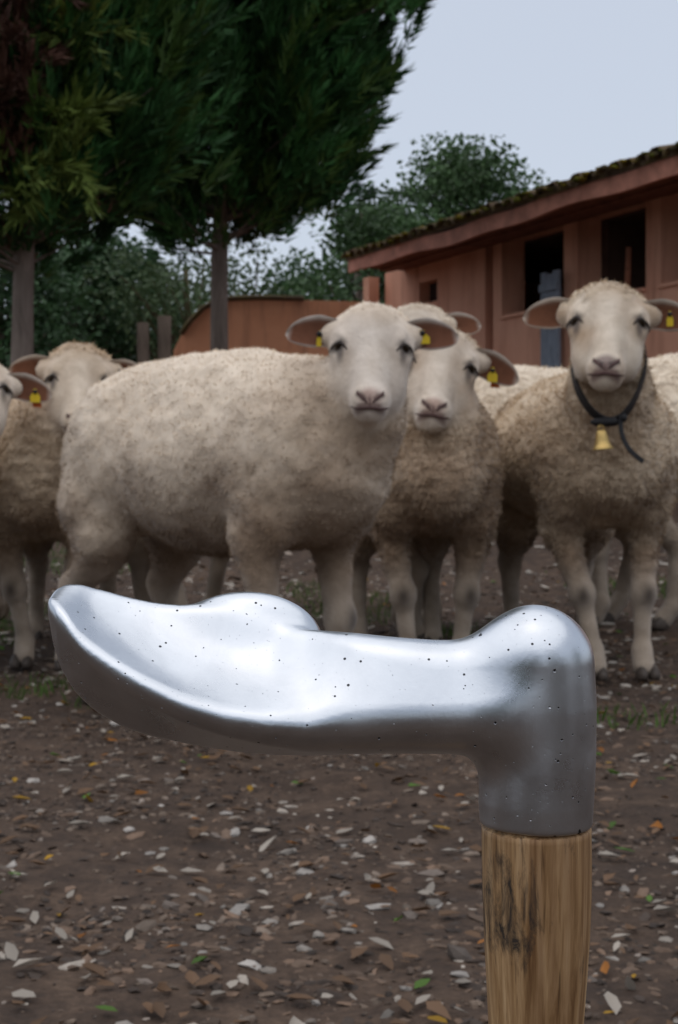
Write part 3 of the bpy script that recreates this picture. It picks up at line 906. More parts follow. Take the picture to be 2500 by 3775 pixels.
# ================================================================== SHEEP
def mat_wool(name, crack=0.0):
    m, N, L, b = new_mat(name)
    a = N.new('ShaderNodeAttribute'); a.attribute_name = 'Col'
    v = coords(N, L)
    n1 = noise(N, L, 22, 5, 0.65, 0.4, v)
    r = ramp(N, [(0.3, (0.82, 0.79, 0.75)), (0.62, (1.06, 1.06, 1.06))]); L.new(n1, r.inputs[0])
    c = mixc(N, L, 1.0, a.outputs['Color'], r.outputs[0], 'MULTIPLY')
    n2 = noise(N, L, 120, 4, 0.7, 0.5, v)
    p = bump(N, L, b, n2, 0.45, 0.006)
    if crack:
        vo = node(N, 'ShaderNodeTexVoronoi', Scale=30); vo.feature = 'DISTANCE_TO_EDGE'
        nv = N.new('ShaderNodeTexNoise'); nv.inputs['Scale'].default_value = 14
        L.new(v, nv.inputs['Vector'])
        ad = N.new('ShaderNodeVectorMath'); ad.operation = 'MULTIPLY_ADD'; ad.inputs[1].default_value = (0.09, 0.09, 0.09)
        L.new(nv.outputs['Color'], ad.inputs[0]); L.new(v, ad.inputs[2]); L.new(ad.outputs[0], vo.inputs['Vector'])
        rc = ramp(N, [(0.0, 0.0), (0.14, 1.0)]); L.new(vo.outputs['Distance'], rc.inputs[0])
        mh = N.new('ShaderNodeMath'); mh.operation = 'MULTIPLY'; L.new(rc.outputs[0], mh.inputs[0]); L.new(a.outputs['Alpha'], mh.inputs[1])
        p = bump(N, L, b, mh.outputs[0], crack, 0.012, p)
        rd = ramp(N, [(0.0, (0.55, 0.45, 0.36)), (0.10, (1, 1, 1))]); L.new(vo.outputs['Distance'], rd.inputs[0])
        ck = N.new('ShaderNodeMath'); ck.operation = 'MULTIPLY'; ck.inputs[1].default_value = crack; L.new(a.outputs['Alpha'], ck.inputs[0])
        c = mixc(N, L, ck.outputs[0], c, mixc(N, L, 1.0, c, rd.outputs[0], 'MULTIPLY'))
    L.new(c, b.inputs['Base Color'])
    b.inputs['Roughness'].default_value = 1.0
    b.inputs['Specular IOR Level'].default_value = 0.08
    b.inputs['Sheen Weight'].default_value = 0.25
    b.inputs['Sheen Roughness'].default_value = 0.6
    return m
M_wool = mat_wool('wool', 0.0); M_curl = mat_wool('curly_wool', 0.3)
m_, N_, L_, b_ = new_mat('fleece_fibre')
a_ = N_.new('ShaderNodeAttribute'); a_.attribute_name = 'Col'; L_.new(a_.outputs['Color'], b_.inputs['Base Color'])
b_.inputs['Roughness'].default_value = 1.0; b_.inputs['Specular IOR Level'].default_value = 0.05
t_ = N_.new('ShaderNodeBsdfTranslucent'); L_.new(a_.outputs['Color'], t_.inputs[0])
x_ = N_.new('ShaderNodeMixShader'); x_.inputs[0].default_value = 0.12
L_.new(b_.outputs[0], x_.inputs[1]); L_.new(t_.outputs[0], x_.inputs[2]); L_.new(x_.outputs[0], N_['Material Output'].inputs[0])
M_fibre = m_
M_eye = mat_plain('eye', (0.022, 0.014, 0.007), 0.3, 0.3, var=0.3, bstr=0)
M_lid = mat_plain('eyelid', (0.040, 0.028, 0.024), 0.6, 0.3, var=0.2)
M_nostril = mat_plain('nostril_skin', (0.085, 0.042, 0.038), 0.6, 0.3, var=0.2)
M_hoof = mat_plain('hoof', (0.07, 0.055, 0.045), 0.6, 0.3, var=0.3, scale=40)
M_tag_y = mat_plain('yellow_tag', (0.62, 0.44, 0.01), 0.45, 0.4, var=0.1, bstr=0)
M_tag_o = mat_plain('orange_tag', (0.60, 0.13, 0.01), 0.45, 0.4, var=0.1, bstr=0)
M_stud = mat_plain('black_stud', (0.01, 0.01, 0.01), 0.5, 0.3, var=0.1, bstr=0)
M_ear = mat_attr('ear_skin', 0.9, 0.15, 0.15, 60, 0.2, 0.002, 200)

def uvsphere(r, n=12, m=8):
    V = [(0, 0, r[2])]
    for i in range(1, m):
        a = np.pi * i / m
        for j in range(n):
            t = 2 * np.pi * j / n
            V.append((r[0] * math.sin(a) * math.cos(t), r[1] * math.sin(a) * math.sin(t), r[2] * math.cos(a)))
    V.append((0, 0, -r[2]))
    tri = [(0, 1 + j, 1 + (j + 1) % n) for j in range(n)]; quad = []
    for i in range(m - 2):
        for j in range(n):
            p = 1 + i * n
            quad.append((p + j, p + n + j, p + n + (j + 1) % n, p + (j + 1) % n))
    e = len(V) - 1; p = 1 + (m - 2) * n
    tri += [(e, p + (j + 1) % n, p + j) for j in range(n)]
    return np.array(V), [np.array(tri), np.array(quad)]

def ear_geo(length, width, cup):
    """a cupped leaf-shaped ear: x along it, z up, opening towards -y"""
    ns, nt = 16, 11
    fr = []
    for i in range(ns):
        s = i / (ns - 1)
        w = width * 0.5 * (0.80 + 0.20 * min(1, s / 0.4)) * math.sqrt(max(0.012, 1 - max(0, (s - 0.30) / 0.70) ** 2.2))
        for j in range(nt):
            t = -1 + 2 * j / (nt - 1)
            ang = t * (1.15 - 0.55 * s)
            fr.append((s * length, cup * (math.cos(ang) - 1) * (1.3 - 0.7 * s) * 1.6 + 0.01 * s, w * math.sin(ang) / math.sin(1.15 - 0.55 * s) - 0.022 * s * s))
    Vf = np.array(fr); Vb = Vf.copy(); Vb[:, 1] += 0.007 * (1 - 0.4 * Vf[:, 0] / length)
    V = np.concatenate([Vf, Vb]); n = ns * nt; F = []
    for i in range(ns - 1):
        for j in range(nt - 1):
            p = i * nt + j
            F.append((p, p + nt, p + nt + 1, p + 1)); F.append((n + p, n + p + 1, n + p + nt + 1, n + p + nt))
        for j in (0, nt - 1):
            p = i * nt + j; q = (p, p + n, p + n + nt, p + nt)
            F.append(q if j == 0 else q[::-1])
    for j in range(nt - 1):
        p = (ns - 1) * nt + j; F.append((p, p + n, p + n + 1, p + 1))
    C = np.zeros((2 * n, 3))
    tt_ = np.array([-1 + 2 * (k % nt) / (nt - 1) for k in range(n)])
    edge = np.clip(np.maximum((tt_ - 0.58) / 0.3, (-tt_ - 0.86) / 0.14), 0, 0.9)
    tipf = np.array([(k // nt) / (ns - 1) for k in range(n)])
    inner = np.array([0.145, 0.062, 0.036])[None] * (0.75 + 0.5 * tipf[:, None]); outer = np.array([0.58, 0.51, 0.44])[None]
    ed = np.clip(edge[:, None] + np.clip((tipf[:, None] - 0.9) / 0.1, 0, 1), 0, 1)
    C[:n] = inner * (1 - ed) + outer * ed; C[n:] = outer
    return V, np.array(F), C

def orient(V, o, ex, ey, ez):
    return o + V[:, :1] * ex + V[:, 1:2] * ey + V[:, 2:] * ez

HOOF = None
def hoof_geo():
    """a cloven hoof: two toes"""
    parts = []
    for s in (-1, 1):
        V, F = uvsphere((0.030, 0.0155, 0.030), 10, 7)
        V[:, 2] = np.where(V[:, 2] < -0.012, -0.012, V[:, 2])
        V[:, 0] += np.where(V[:, 2] < 0.012, 0.010, 0.0)
        parts.append((V + np.array([0.008, s * 0.0158, 0.012]), F))
    return merge(parts)

TMPL = dict(fore=(0.26, 0.105), hind=(-0.36, 0.115))

def sheep(label, loc, yaw, poll, muzzle, roll=0.0, h=0.0065, scale=1.0, fat=1.0, fore=((0, 0), (0, 0)), hind=((0, 0), (0, 0)), ears=((0, 0), (0, 0)),
          tags=(), curl=False, blades=26000, seed=1, tone=(1, 1, 1), belly=0.0, back_z=0.80, topknot=1.0, dirt=0.5, length=1.0, neck_r=1.0, head_scale=1.13, nose=(0.42, 0.27, 0.22), soil=0.5, cheek=0.6):  # soil: brown of the chest, lower-body dirt and shade painted into the wool
    """fore / hind: (forward shift, sideways shift) of each foot, right then left; poll and muzzle are world points"""
    g = np.random.default_rng(seed)
    X0, Y0 = loc; G = float(ground_z(X0, Y0))
    root = empty('sheep', (X0, Y0, G), yaw); root.scale = (scale,) * 3
    cy, sy = math.cos(yaw), math.sin(yaw)
    Rz = np.array([[cy, -sy, 0], [sy, cy, 0], [0, 0, 1]])
    O = np.array([X0, Y0, G])
    loc_of = lambda P: (Rz.T @ (np.asarray(P, float) - O)) / scale
    P = loc_of(poll); Mz = loc_of(muzzle)
    a = Mz - P; a /= np.linalg.norm(a)
    camdir = loc_of((0, 0, CAM_Z)) - P; camdir /= np.linalg.norm(camdir)
    # lateral axis: perpendicular to the face's length, turned by roll
    b = np.cross(a, -camdir); b /= np.linalg.norm(b)          # towards the viewer's right when the face looks at the camera
    if roll:
        c0 = np.cross(a, b)
        b = b * math.cos(roll) + c0 * math.sin(roll)
    c = np.cross(b, a)
    if c @ camdir < 0 and abs(roll) < 1.2: c = -c
    HS = head_scale
    hp = lambda A, B, C: P + HS * (a * A + b * B + c * C)
    HM = np.array([a, b, c])
    # ---- field
    pts = np.array([[-0.62 * length, -0.36, -0.01], [0.60 * length, 0.36, 0.90], hp(-0.1, 0.16, 0.1), hp(-0.1, -0.16, 0.1), hp(0.34, -0.16, 0.1), hp(0.34, 0.16, -0.2), hp(-0.1, 0.16, -0.2), hp(-0.1, -0.16, -0.2)])
    Fd = Field(pts.min(0) - 0.03, pts.max(0) + 0.03, h)
    W = 0.188 * fat; LZ = back_z
    Lx = length
    ell = Fd.ellipsoid
    ell((0.02 * Lx, 0, LZ - 0.215 - belly * .5), (0.40 * Lx, W, 0.205 + belly * .5), 0.03)
    ell((-0.06 * Lx, 0, LZ - 0.250 - belly), (0.26 * Lx, W * 1.03, 0.165), 0.05)
    ell((0.27 * Lx, 0, LZ - 0.225), (0.19, W * 0.74, 0.195), 0.05)
    ell((-0.29 * Lx, 0, LZ - 0.20), (0.20, W * 0.88, 0.185), 0.06)
    ell((-0.05 * Lx, 0, LZ - 0.10), (0.38 * Lx, W * 0.62, 0.095), 0.05)
    for s, (dx, dy) in zip((-1, 1), hind):
        x = -0.41 * Lx; y = s * 0.115
        ell((x + 0.04, y * 0.94, LZ - 0.29), (0.118, 0.072, 0.225), 0.06)
        st = np.array([x + 0.065, y * 1.05, 0.39]); hk = np.array([x - 0.050 + dx * 0.6, y + dy * 0.6, 0.255]); ft = np.array([x - 0.02 + dx, y + dy, 0.075]); ho = np.array([x + 0.012 + dx, y + dy, 0.035])
        Fd.cone((x + 0.02, y, LZ - 0.34), st, 0.080, 0.056, 0.03); Fd.cone(st, hk, 0.056, 0.029, 0.03); Fd.cone(hk + np.array([-0.008, 0, 0.015]), ft, 0.032, 0.023, 0.025); Fd.cone(ft, ho, 0.027, 0.029, 0.015)
        Fd.ellipsoid(hk + np.array([-0.012, 0, 0.012]), (0.030, 0.026, 0.038), 0.02)
    for s, (dx, dy) in zip((-1, 1), fore):
        x = 0.27 * Lx; y = s * 0.100
        ell((x, y * 1.1, LZ - 0.27), (0.095, 0.062, 0.16), 0.05)
        el = np.array([x - 0.03, y * 1.15, 0.40]); kn = np.array([x + 0.01 + dx * 0.5, y + dy * 0.5, 0.225]); ft = np.array([x + 0.0 + dx, y + dy, 0.075]); ho = np.array([x + 0.02 + dx, y + dy, 0.035])
        Fd.cone((x, y, LZ - 0.36), el, 0.066, 0.046, 0.04); Fd.cone(el, kn, 0.045, 0.029, 0.03); Fd.cone(kn, ft, 0.026, 0.021, 0.015); Fd.cone(ft, ho, 0.027, 0.029, 0.015)
        Fd.ellipsoid(kn + np.array([0.008, 0, 0]), (0.031, 0.032, 0.040), 0.02)
    # neck in two sweeps from the chest to the poll
    n0 = np.array([0.26 * Lx, 0, LZ - 0.18]); n1 = hp(0.07, 0, -0.10)
    mid = n0 * 0.45 + n1 * 0.55 + np.array([0.05, 0, -0.02])
    Fd.cone(n0, mid, 0.135 * neck_r, 0.095 * neck_r, 0.05); Fd.cone(mid, n1, 0.095 * neck_r, 0.075 * HS, 0.035)
    ch = np.array([0.40 * Lx, 0, LZ - 0.27]); Fd.cone(ch, mid + np.array([0.02, 0, -0.05]), 0.10, 0.075, 0.05)
    # tail
    Fd.cone((-0.47 * Lx, 0, LZ - 0.12), (-0.53 * Lx, 0, LZ - 0.36), 0.04, 0.022, 0.04)
    # head
    k = 0.022
    E = lambda A, B, C, r, kk=k: Fd.ellipsoid(hp(A, B, C), np.array(r) * HS, kk, HM)
    E(0.055, 0, -0.050, (0.075, 0.086, 0.076), 0.035)
    E(0.005, 0, -0.055, (0.040 + 0.01 * topknot, 0.084, 0.055), 0.03)
    Fd.cone(hp(0.055, 0, -0.028), hp(0.232, 0, -0.022), 0.058 * HS, 0.034 * HS, 0.025)
    for s in (-1, 1):
        E(0.086, s * 0.064, -0.030, (0.042, 0.034, 0.034), 0.02)       # brow and orbit
        E(0.084, s * 0.080, -0.016, (0.011, 0.017, 0.026), 0.008)      # upper lid
        E(0.135, s * 0.044, -0.075, (0.085, 0.040, 0.055), 0.03)       # cheek
        E(0.246, s * 0.016, -0.014, (0.024, 0.018, 0.020), 0.012)      # nostril wing
        Fd.cone(hp(0.035, s * 0.055, -0.052), hp(0.034, s * 0.096, -0.058), 0.036 * HS, 0.029 * HS, 0.02)  # ear root
    Fd.cone(hp(0.085, 0, -0.105), hp(0.225, 0, -0.055), 0.060 * HS, 0.036 * HS, 0.03)
    E(0.242, 0, -0.032, (0.038, 0.040, 0.032), 0.02)                   # muzzle
    E(0.262, 0, -0.046, (0.022, 0.034, 0.024), 0.015)                  # chin
    for s in (-1, 1):
        Fd.ellipsoid(hp(0.102, s * 0.092, -0.006), np.array((0.032, 0.018, 0.018)) * HS, 0.014, HM, sub=True)
        Fd.ellipsoid(hp(0.250, s * 0.021, 0.014), np.array((0.010, 0.005, 0.012)) * HS, 0.006, HM, sub=True)
    V, Q = Fd.mesh(2)
    N = vert_normals(V, Q)
    # ---- where is what
    hc = (V - P) @ HM.T / HS                                           # head coordinates (a, b, c)
    dneck = (V - n1) @ (n0 - n1) / np.linalg.norm(n0 - n1)
    headness = np.clip(1 - (dneck - 0.00) / 0.07, 0, 1) * (np.linalg.norm(V - hp(0.12, 0, -0.05), axis=1) < 0.25 * HS)
    headness = headness * np.clip((hc[:, 2] + 0.125 + 0.02 * vnoise(V, 40, 9)) / 0.03, 0, 1)
    headness = headness * np.clip((hc[:, 0] - 0.015 + 0.03 * vnoise(V, 30, 5)) / 0.03, 0, 1)
    low = np.clip((0.33 - V[:, 2]) / 0.10, 0, 1) * (np.abs(V[:, 0]) > 0.14 * Lx) * (headness < 0.5)
    fleece = np.clip(1 - headness - low, 0, 1)
    # ---- woolly relief
    lump = (0.009 if curl else 0.006) * vnoise(V, 9, seed, 2) + 0.0045 * vnoise(V, 34, seed + 1, 2)
    if curl: lump = lump + 0.005 * np.abs(vnoise(V, 55, seed + 2)) * 1.5
    V = V + N * (lump * fleece)[:, None]
    # ---- colour
    tone = np.array(tone)
    wool = np.array([0.71, 0.605, 0.475]) * tone; tan = np.array([0.44, 0.315, 0.20]) * tone
    f1 = np.clip(0.5 + 1.1 * vnoise(V, 5.0, seed + 3, 3) + 0.5 * dirt - 0.4, 0, 1)
    C = wool * (1 - 0.75 * f1[:, None] * dirt * 1.3) + tan * (0.75 * f1[:, None] * dirt * 1.3)
    dirt_shade = np.clip(0.15 + 0.75 * vnoise(V, 8, seed + 4, 3) + (0.40 + 0.22 * soil - V[:, 2]) * 4.0, 0, 1) * (0.55 + 0.4 * soil)  # brown dirt plus painted underside shade, stronger towards the belly
    C = C * (1 - dirt_shade[:, None]) + np.array([0.22, 0.148, 0.095]) * dirt_shade[:, None]
    chest = np.clip((V[:, 0] - 0.12) / 0.25, 0, 1) * np.clip((0.80 - V[:, 2]) / 0.1 + 0.6, 0, 1) * (1 - headness) * np.clip(0.45 + 0.9 * vnoise(V, 7, seed + 8, 3), 0, 1) * soil  # brown chest dirt plus painted chest shade, scaled by soil
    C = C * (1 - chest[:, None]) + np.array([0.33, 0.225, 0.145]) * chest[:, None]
    legc = np.array([0.43, 0.35, 0.275]) * (0.85 + 0.3 * vnoise(V, 20, seed + 5, 2))[:, None]
    C = C * (1 - low[:, None]) + legc * low[:, None]
    # dark scuffed knees
    for s, (dx, dy) in zip((-1, 1), fore):
        kn = np.array([0.27 * Lx + 0.05 + dx * 0.5, s * 0.105 + dy * 0.5, 0.222])
        w = np.exp(-(np.linalg.norm((V - kn) * np.array([1, 1.2, 0.8]), axis=1) / 0.022) ** 2)
        C = C * (1 - 0.85 * w[:, None]) + np.array([0.04, 0.028, 0.022]) * 0.85 * w[:, None]
    face = np.array([0.68, 0.595, 0.50]) * tone
    blaze = np.exp(-(hc[:, 1] / 0.03) ** 2) * np.clip((hc[:, 0] - 0.03) / 0.05, 0, 1)
    ftan = np.clip(0.45 + 0.9 * vnoise(V, 16, seed + 6, 2), 0, 1) * (1 - blaze)
    FC = face * (1 - cheek * ftan[:, None]) + np.array([0.42, 0.29, 0.185]) * cheek * ftan[:, None] + 0.05 * blaze[:, None]
    C = C * (1 - headness[:, None]) + FC * headness[:, None]
    nose = np.array(nose)
    def paint(A, B_, C_, r, colr, amt):
        nonlocal C
        d = np.linalg.norm((hc - np.array([A, B_, C_])) / np.array(r), axis=1)
        w = (np.clip(1.35 - d, 0, 0.7) / 0.7 * amt)[:, None]
        C = C * (1 - w) + np.array(colr) * w
    paint(0.02, 0, 0.02, (0.05, 0.05, 0.05), np.array([0.44, 0.35, 0.26]) * tone, 0.5)       # tan forelock
    paint(0.252, 0, 0.002, (0.020, 0.026, 0.034), nose, 0.75)                    # pink nose leather
    for s in (-1, 1):
        for q in (-1, -0.4, 0.2, 0.8): paint(0.250 - q * 0.007, s * (0.020 + q * 0.008), 0.002, (0.0050, 0.0060, 0.020), nose * 0.22, 0.95)
        paint(0.100, s * 0.088, -0.008, (0.013, 0.030, 0.030), (0.045, 0.032, 0.027), 0.92)    # dark rims of the eyes
        paint(0.120, s * 0.074, 0.0, (0.026, 0.010, 0.028), (0.07, 0.052, 0.045), 0.8)
        paint(0.272, s * 0.018, -0.014, (0.007, 0.022, 0.03), (0.16, 0.085, 0.075), 0.8)     # mouth
    paint(0.262, 0, 0.0, (0.012, 0.004, 0.03), (0.12, 0.06, 0.055), 0.8)
    C = np.clip(C, 0.01, 0.9)
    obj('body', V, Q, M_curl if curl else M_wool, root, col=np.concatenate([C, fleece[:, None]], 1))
    # ---- fleece fibres
    if blades:
        A4 = V[Q]; area = np.linalg.norm(np.cross(A4[:, 2] - A4[:, 0], A4[:, 3] - A4[:, 1]), axis=1)
        wgt = area * (0.02 + 0.98 * fleece[Q[:, 0]]); wgt /= wgt.sum()
        qi = g.choice(len(Q), blades, p=wgt)
        uu, vv = g.random((blades, 1)), g.random((blades, 1))
        pos = (A4[qi, 0] * (1 - uu) + A4[qi, 1] * uu) * (1 - vv) + (A4[qi, 3] * (1 - uu) + A4[qi, 2] * uu) * vv
        nn = N[Q[qi, 0]]; fl = fleece[Q[qi, 0]]
        comb = np.stack([vnoise(pos, 24, 60 + j + seed, 1) for j in range(3)], -1)
        comb -= nn * (comb * nn).sum(1)[:, None]
        dr = nn * (0.45 if curl else 0.32) + comb * (0.9 if curl else 0.5) + g.normal(0, 0.22, (blades, 3)) + np.array([0, 0, -0.30])
        dr /= np.linalg.norm(dr, axis=1)[:, None]
        sdv = np.cross(dr, nn + g.normal(0, 0.18, (blades, 3))); sdv /= np.linalg.norm(sdv, axis=1)[:, None]
        ln = (0.002 + fl * ((0.002 + 0.004 * curl) + (0.004 + 0.002 * curl) * g.random(blades)))[:, None]; wd = (0.0008 + 0.0014 * fl)[:, None]
        VB = np.stack([pos - nn * 0.002 - sdv * wd, pos - nn * 0.002 + sdv * wd, pos + dr * ln], 1).reshape(-1, 3)
        CB = np.repeat(C[Q[qi, 0]] * (0.93 + 0.2 * g.random((blades, 1))), 3, 0)
        NB = np.repeat(nn, 3, 0)
        obj('fleece', VB, np.arange(3 * blades).reshape(-1, 3), M_fibre, root, col=CB, kind='stuff')
    # ---- eyes, ears, hooves
    for s in (-1, 1):
        Ve, Fe = uvsphere((0.0105, 0.0135, 0.0200), 12, 8)
        Ve = orient(Ve * HS, hp(0.098, s * 0.0735, -0.017), a, b * s, c)
        obj('eye', Ve, Fe, M_eye, root)
    def line(name, pts, rad, mat, lift=0.0005, n=14):
        pts = np.array(pts); t = np.linspace(0, len(pts) - 1, n)
        L3 = np.stack([np.interp(t, np.arange(len(pts)), pts[:, j]) for j in range(3)], -1)
        for _ in range(2): L3[1:-1] = (L3[:-2] + 2 * L3[1:-1] + L3[2:]) / 4
        near = np.argwhere(np.linalg.norm(V - P, axis=1) < 0.4 * HS).ravel()
        k_ = near[np.argmin(np.linalg.norm(V[near][None] - L3[:, None], axis=2), axis=1)]
        off = ((V[k_] - L3) * N[k_]).sum(1)                       # slide along the normal on to the skin
        L3 = L3 + N[k_] * (off + lift)[:, None]
        Vt, Ft = tube(L3, np.interp(t, np.linspace(0, len(pts) - 1, len(rad)), rad) * HS, 6)
        obj(name, Vt, Ft, mat, root)
    if h < 0.0085:
        for s in (-1, 1):
            line('eyelid', [hp(0.097, s * 0.088, -0.040), hp(0.087, s * 0.088, -0.018), hp(0.096, s * 0.080, 0.002), hp(0.112, s * 0.068, 0.010), hp(0.124, s * 0.062, 0.012)], [0.0015, 0.0042, 0.0042, 0.0030, 0.0012], M_lid)
            line('nostril', [hp(0.264, s * 0.006, 0.0), hp(0.256, s * 0.016, 0.006), hp(0.244, s * 0.027, 0.004), hp(0.236, s * 0.029, 0.004)], [0.0020, 0.0036, 0.0034, 0.0016], M_nostril)
        line('mouth', [hp(0.253, -0.034, -0.030), hp(0.268, -0.018, -0.012), hp(0.273, 0, -0.006), hp(0.268, 0.018, -0.012), hp(0.253, 0.034, -0.030)], [0.0012, 0.0030, 0.0034, 0.0030, 0.0012], M_nostril)
    for s, (up, fwd) in zip((-1, 1), ears):
        ex = b * s * 0.93 - a * (0.10 + up) + c * fwd; ex /= np.linalg.norm(ex)
        ef = c * 0.15 + camdir * 0.9; ey = -ef - ex * (-ef @ ex); ey /= np.linalg.norm(ey)
        ez = np.cross(ex, ey)
        if ez @ a > 0: ez = -ez
        eo = hp(0.034, s * 0.080, -0.052)
        Ve, Fe, Ce = ear_geo(0.122, 0.078, 0.018)
        V2 = orient(Ve * HS, eo, ex, ey, ez)
        if np.cross(ex, ey) @ ez < 0: Fe = Fe[:, ::-1]
        ear = obj('ear', V2, Fe, M_ear, root, col=Ce * tone)
        for (side, sx, sz, tw, th, orange) in tags:
            if side != s: continue
            to = eo + HS * (ex * sx - ey * 0.004 + ez * sz)
            parts = []
            tw, th = tw * 0.78, th * 0.78
            sh = [(-0.3, 1), (0.3, 1), (0.42, 0.55), (1.0, 0.0), (1.0, -0.85), (-1.0, -0.85), (-1.0, 0.0), (-0.42, 0.55)]
            T2 = np.array([[x_ * tw, 0, z_ * th] for x_, z_ in sh]); T3 = T2 + np.array([0, 0.0022, 0])
            Vt = np.concatenate([T2, T3]); n8 = len(sh); k8 = np.arange(n8)
            tilt = 0.25
            zt = np.array([0, 0, 1.0]) * 0.8 + ez * 0.2; zt /= np.linalg.norm(zt)
            xt = ex - zt * (ex @ zt); xt /= np.linalg.norm(xt)
            yt = np.cross(zt, xt)
            if yt @ ey < 0: yt = -yt
            met = bpy.data.meshes.new('ear_tag')
            Vw = orient(Vt, to - ey * 0.012 * HS - zt * th * 0.6, xt, yt, zt)
            met.from_pydata([tuple(v) for v in Vw], [], [tuple(range(n8)), tuple(range(2 * n8 - 1, n8 - 1, -1))] + [(int(q), int((q + 1) % n8), int((q + 1) % n8 + n8), int(q + n8)) for q in k8])
            link('ear_tag', met, M_tag_y, ear)
            Vs, Fs = uvsphere((0.006, 0.006, 0.006), 8, 6)
            link('tag_stud', make_mesh('tag_stud', Vs + to - ey * 0.013 * HS, Fs), M_stud, ear)
            if orange:
                met2 = bpy.data.meshes.new('back_tag')
                Vw2 = orient(Vt * np.array([0.9, 1, 0.9]), to + ey * 0.014 * HS - zt * th * 1.25 + xt * tw * 0.5, xt, yt, zt)
                met2.from_pydata([tuple(v) for v in Vw2], [], [tuple(range(n8)), tuple(range(2 * n8 - 1, n8 - 1, -1))] + [(int(q), int((q + 1) % n8), int((q + 1) % n8 + n8), int(q + n8)) for q in k8])
                link('back_tag', met2, M_tag_o, ear)
    Vh, Fh = hoof_geo()
    hm = make_mesh('hoof', Vh, Fh); hm.materials.append(M_hoof)
    for s, (dx, dy) in zip((-1, 1), hind):
        o = link('hoof', hm, None, root); o.location = (-0.41 * Lx + 0.012 + dx, s * 0.115 + dy, 0.004)
    for s, (dx, dy) in zip((-1, 1), fore):
        o = link('hoof', hm, None, root); o.location = (0.27 * Lx + 0.02 + dx, s * 0.105 + dy, 0.004)
    tag(root, label, 'sheep', 'flock of sheep facing the camera')
    return root, dict(hp=hp, loc_of=loc_of, O=O, Rz=Rz, scale=scale, a=a, b=b, c=c, mid=mid, n1=n1, n0=n0)

R_ = math.radians
# the big ewe standing three-quarters on, rump to the left, face to the camera
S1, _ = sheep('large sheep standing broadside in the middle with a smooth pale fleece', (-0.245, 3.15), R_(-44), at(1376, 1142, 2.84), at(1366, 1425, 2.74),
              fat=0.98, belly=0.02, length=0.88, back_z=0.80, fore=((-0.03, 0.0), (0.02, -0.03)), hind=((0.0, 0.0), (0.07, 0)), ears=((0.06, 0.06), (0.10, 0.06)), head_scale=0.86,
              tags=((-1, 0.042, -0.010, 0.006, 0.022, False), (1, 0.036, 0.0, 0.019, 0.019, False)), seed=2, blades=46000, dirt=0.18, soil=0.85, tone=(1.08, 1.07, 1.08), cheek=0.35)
# its right-hand neighbour, chest towards the camera
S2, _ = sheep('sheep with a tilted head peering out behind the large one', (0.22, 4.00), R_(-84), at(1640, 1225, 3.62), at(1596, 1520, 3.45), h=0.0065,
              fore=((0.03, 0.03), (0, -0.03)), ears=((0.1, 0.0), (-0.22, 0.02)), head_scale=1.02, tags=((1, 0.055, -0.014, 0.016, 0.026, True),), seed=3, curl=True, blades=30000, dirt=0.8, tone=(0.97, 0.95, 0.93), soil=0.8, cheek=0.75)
# the one with the bell
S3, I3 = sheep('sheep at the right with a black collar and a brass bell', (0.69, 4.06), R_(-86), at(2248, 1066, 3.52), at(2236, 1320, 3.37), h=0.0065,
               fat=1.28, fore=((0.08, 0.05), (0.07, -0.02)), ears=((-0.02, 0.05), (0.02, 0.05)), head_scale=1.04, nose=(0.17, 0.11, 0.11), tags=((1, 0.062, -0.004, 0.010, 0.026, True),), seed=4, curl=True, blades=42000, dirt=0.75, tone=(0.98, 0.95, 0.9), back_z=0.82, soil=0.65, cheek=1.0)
# left, looking over the rump of the big one
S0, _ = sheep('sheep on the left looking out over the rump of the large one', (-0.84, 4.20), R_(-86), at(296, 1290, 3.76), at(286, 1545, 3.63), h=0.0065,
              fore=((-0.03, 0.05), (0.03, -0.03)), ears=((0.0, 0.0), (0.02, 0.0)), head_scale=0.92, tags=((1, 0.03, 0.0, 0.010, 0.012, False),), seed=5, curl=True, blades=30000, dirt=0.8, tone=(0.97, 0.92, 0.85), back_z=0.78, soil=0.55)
# cut by the left edge
S6, _ = sheep('sheep cut by the left edge, its tagged ear reaching in', (-1.16, 3.98), R_(-84), at(-85, 1330, 3.62), at(-95, 1560, 3.44), h=0.008, head_scale=0.95,
              ears=((0.0, 0.0), (-0.06, 0.0)), tags=((1, 0.075, -0.016, 0.016, 0.024, True),), seed=6, blades=16000, dirt=0.5, back_z=0.78)
# behind the big one, its crown and an ear showing
S8, _ = sheep('sheep behind the large one, only its back, crown and one ear showing', (-0.08, 4.50), R_(8), at(1530, 1140, 4.30), at(1540, 1400, 4.15), h=0.009, scale=1.10, head_scale=0.9,
              ears=((0.1, 0.0), (0.16, 0.0)), seed=7, curl=True, blades=14000, dirt=0.4, hind=((0.06, 0), (-0.05, 0)))
S4, _ = sheep('curly white sheep standing side on behind the bell sheep', (0.60, 4.90), R_(188), at(1560, 1500, 4.75), at(1520, 1800, 4.62), h=0.009, scale=1.12,
              seed=8, curl=True, blades=16000, dirt=0.25, tone=(1.08, 1.08, 1.08), hind=((0.05, 0), (-0.04, 0)))
S5, _ = sheep('white sheep at the right edge behind the bell sheep', (1.22, 4.95), R_(170), at(1900, 1480, 4.95), at(1880, 1760, 4.85), h=0.009, scale=1.18,
              seed=9, curl=True, blades=14000, dirt=0.2, tone=(1.1, 1.1, 1.1), length=0.95)
S7, _ = sheep('white sheep at the left standing behind the flock', (-0.90, 5.00), R_(184), at(-90, 1500, 4.95), at(-120, 1760, 4.85), h=0.009, scale=1.05,
              seed=10, curl=True, blades=12000, dirt=0.3, tone=(1.05, 1.05, 1.02))

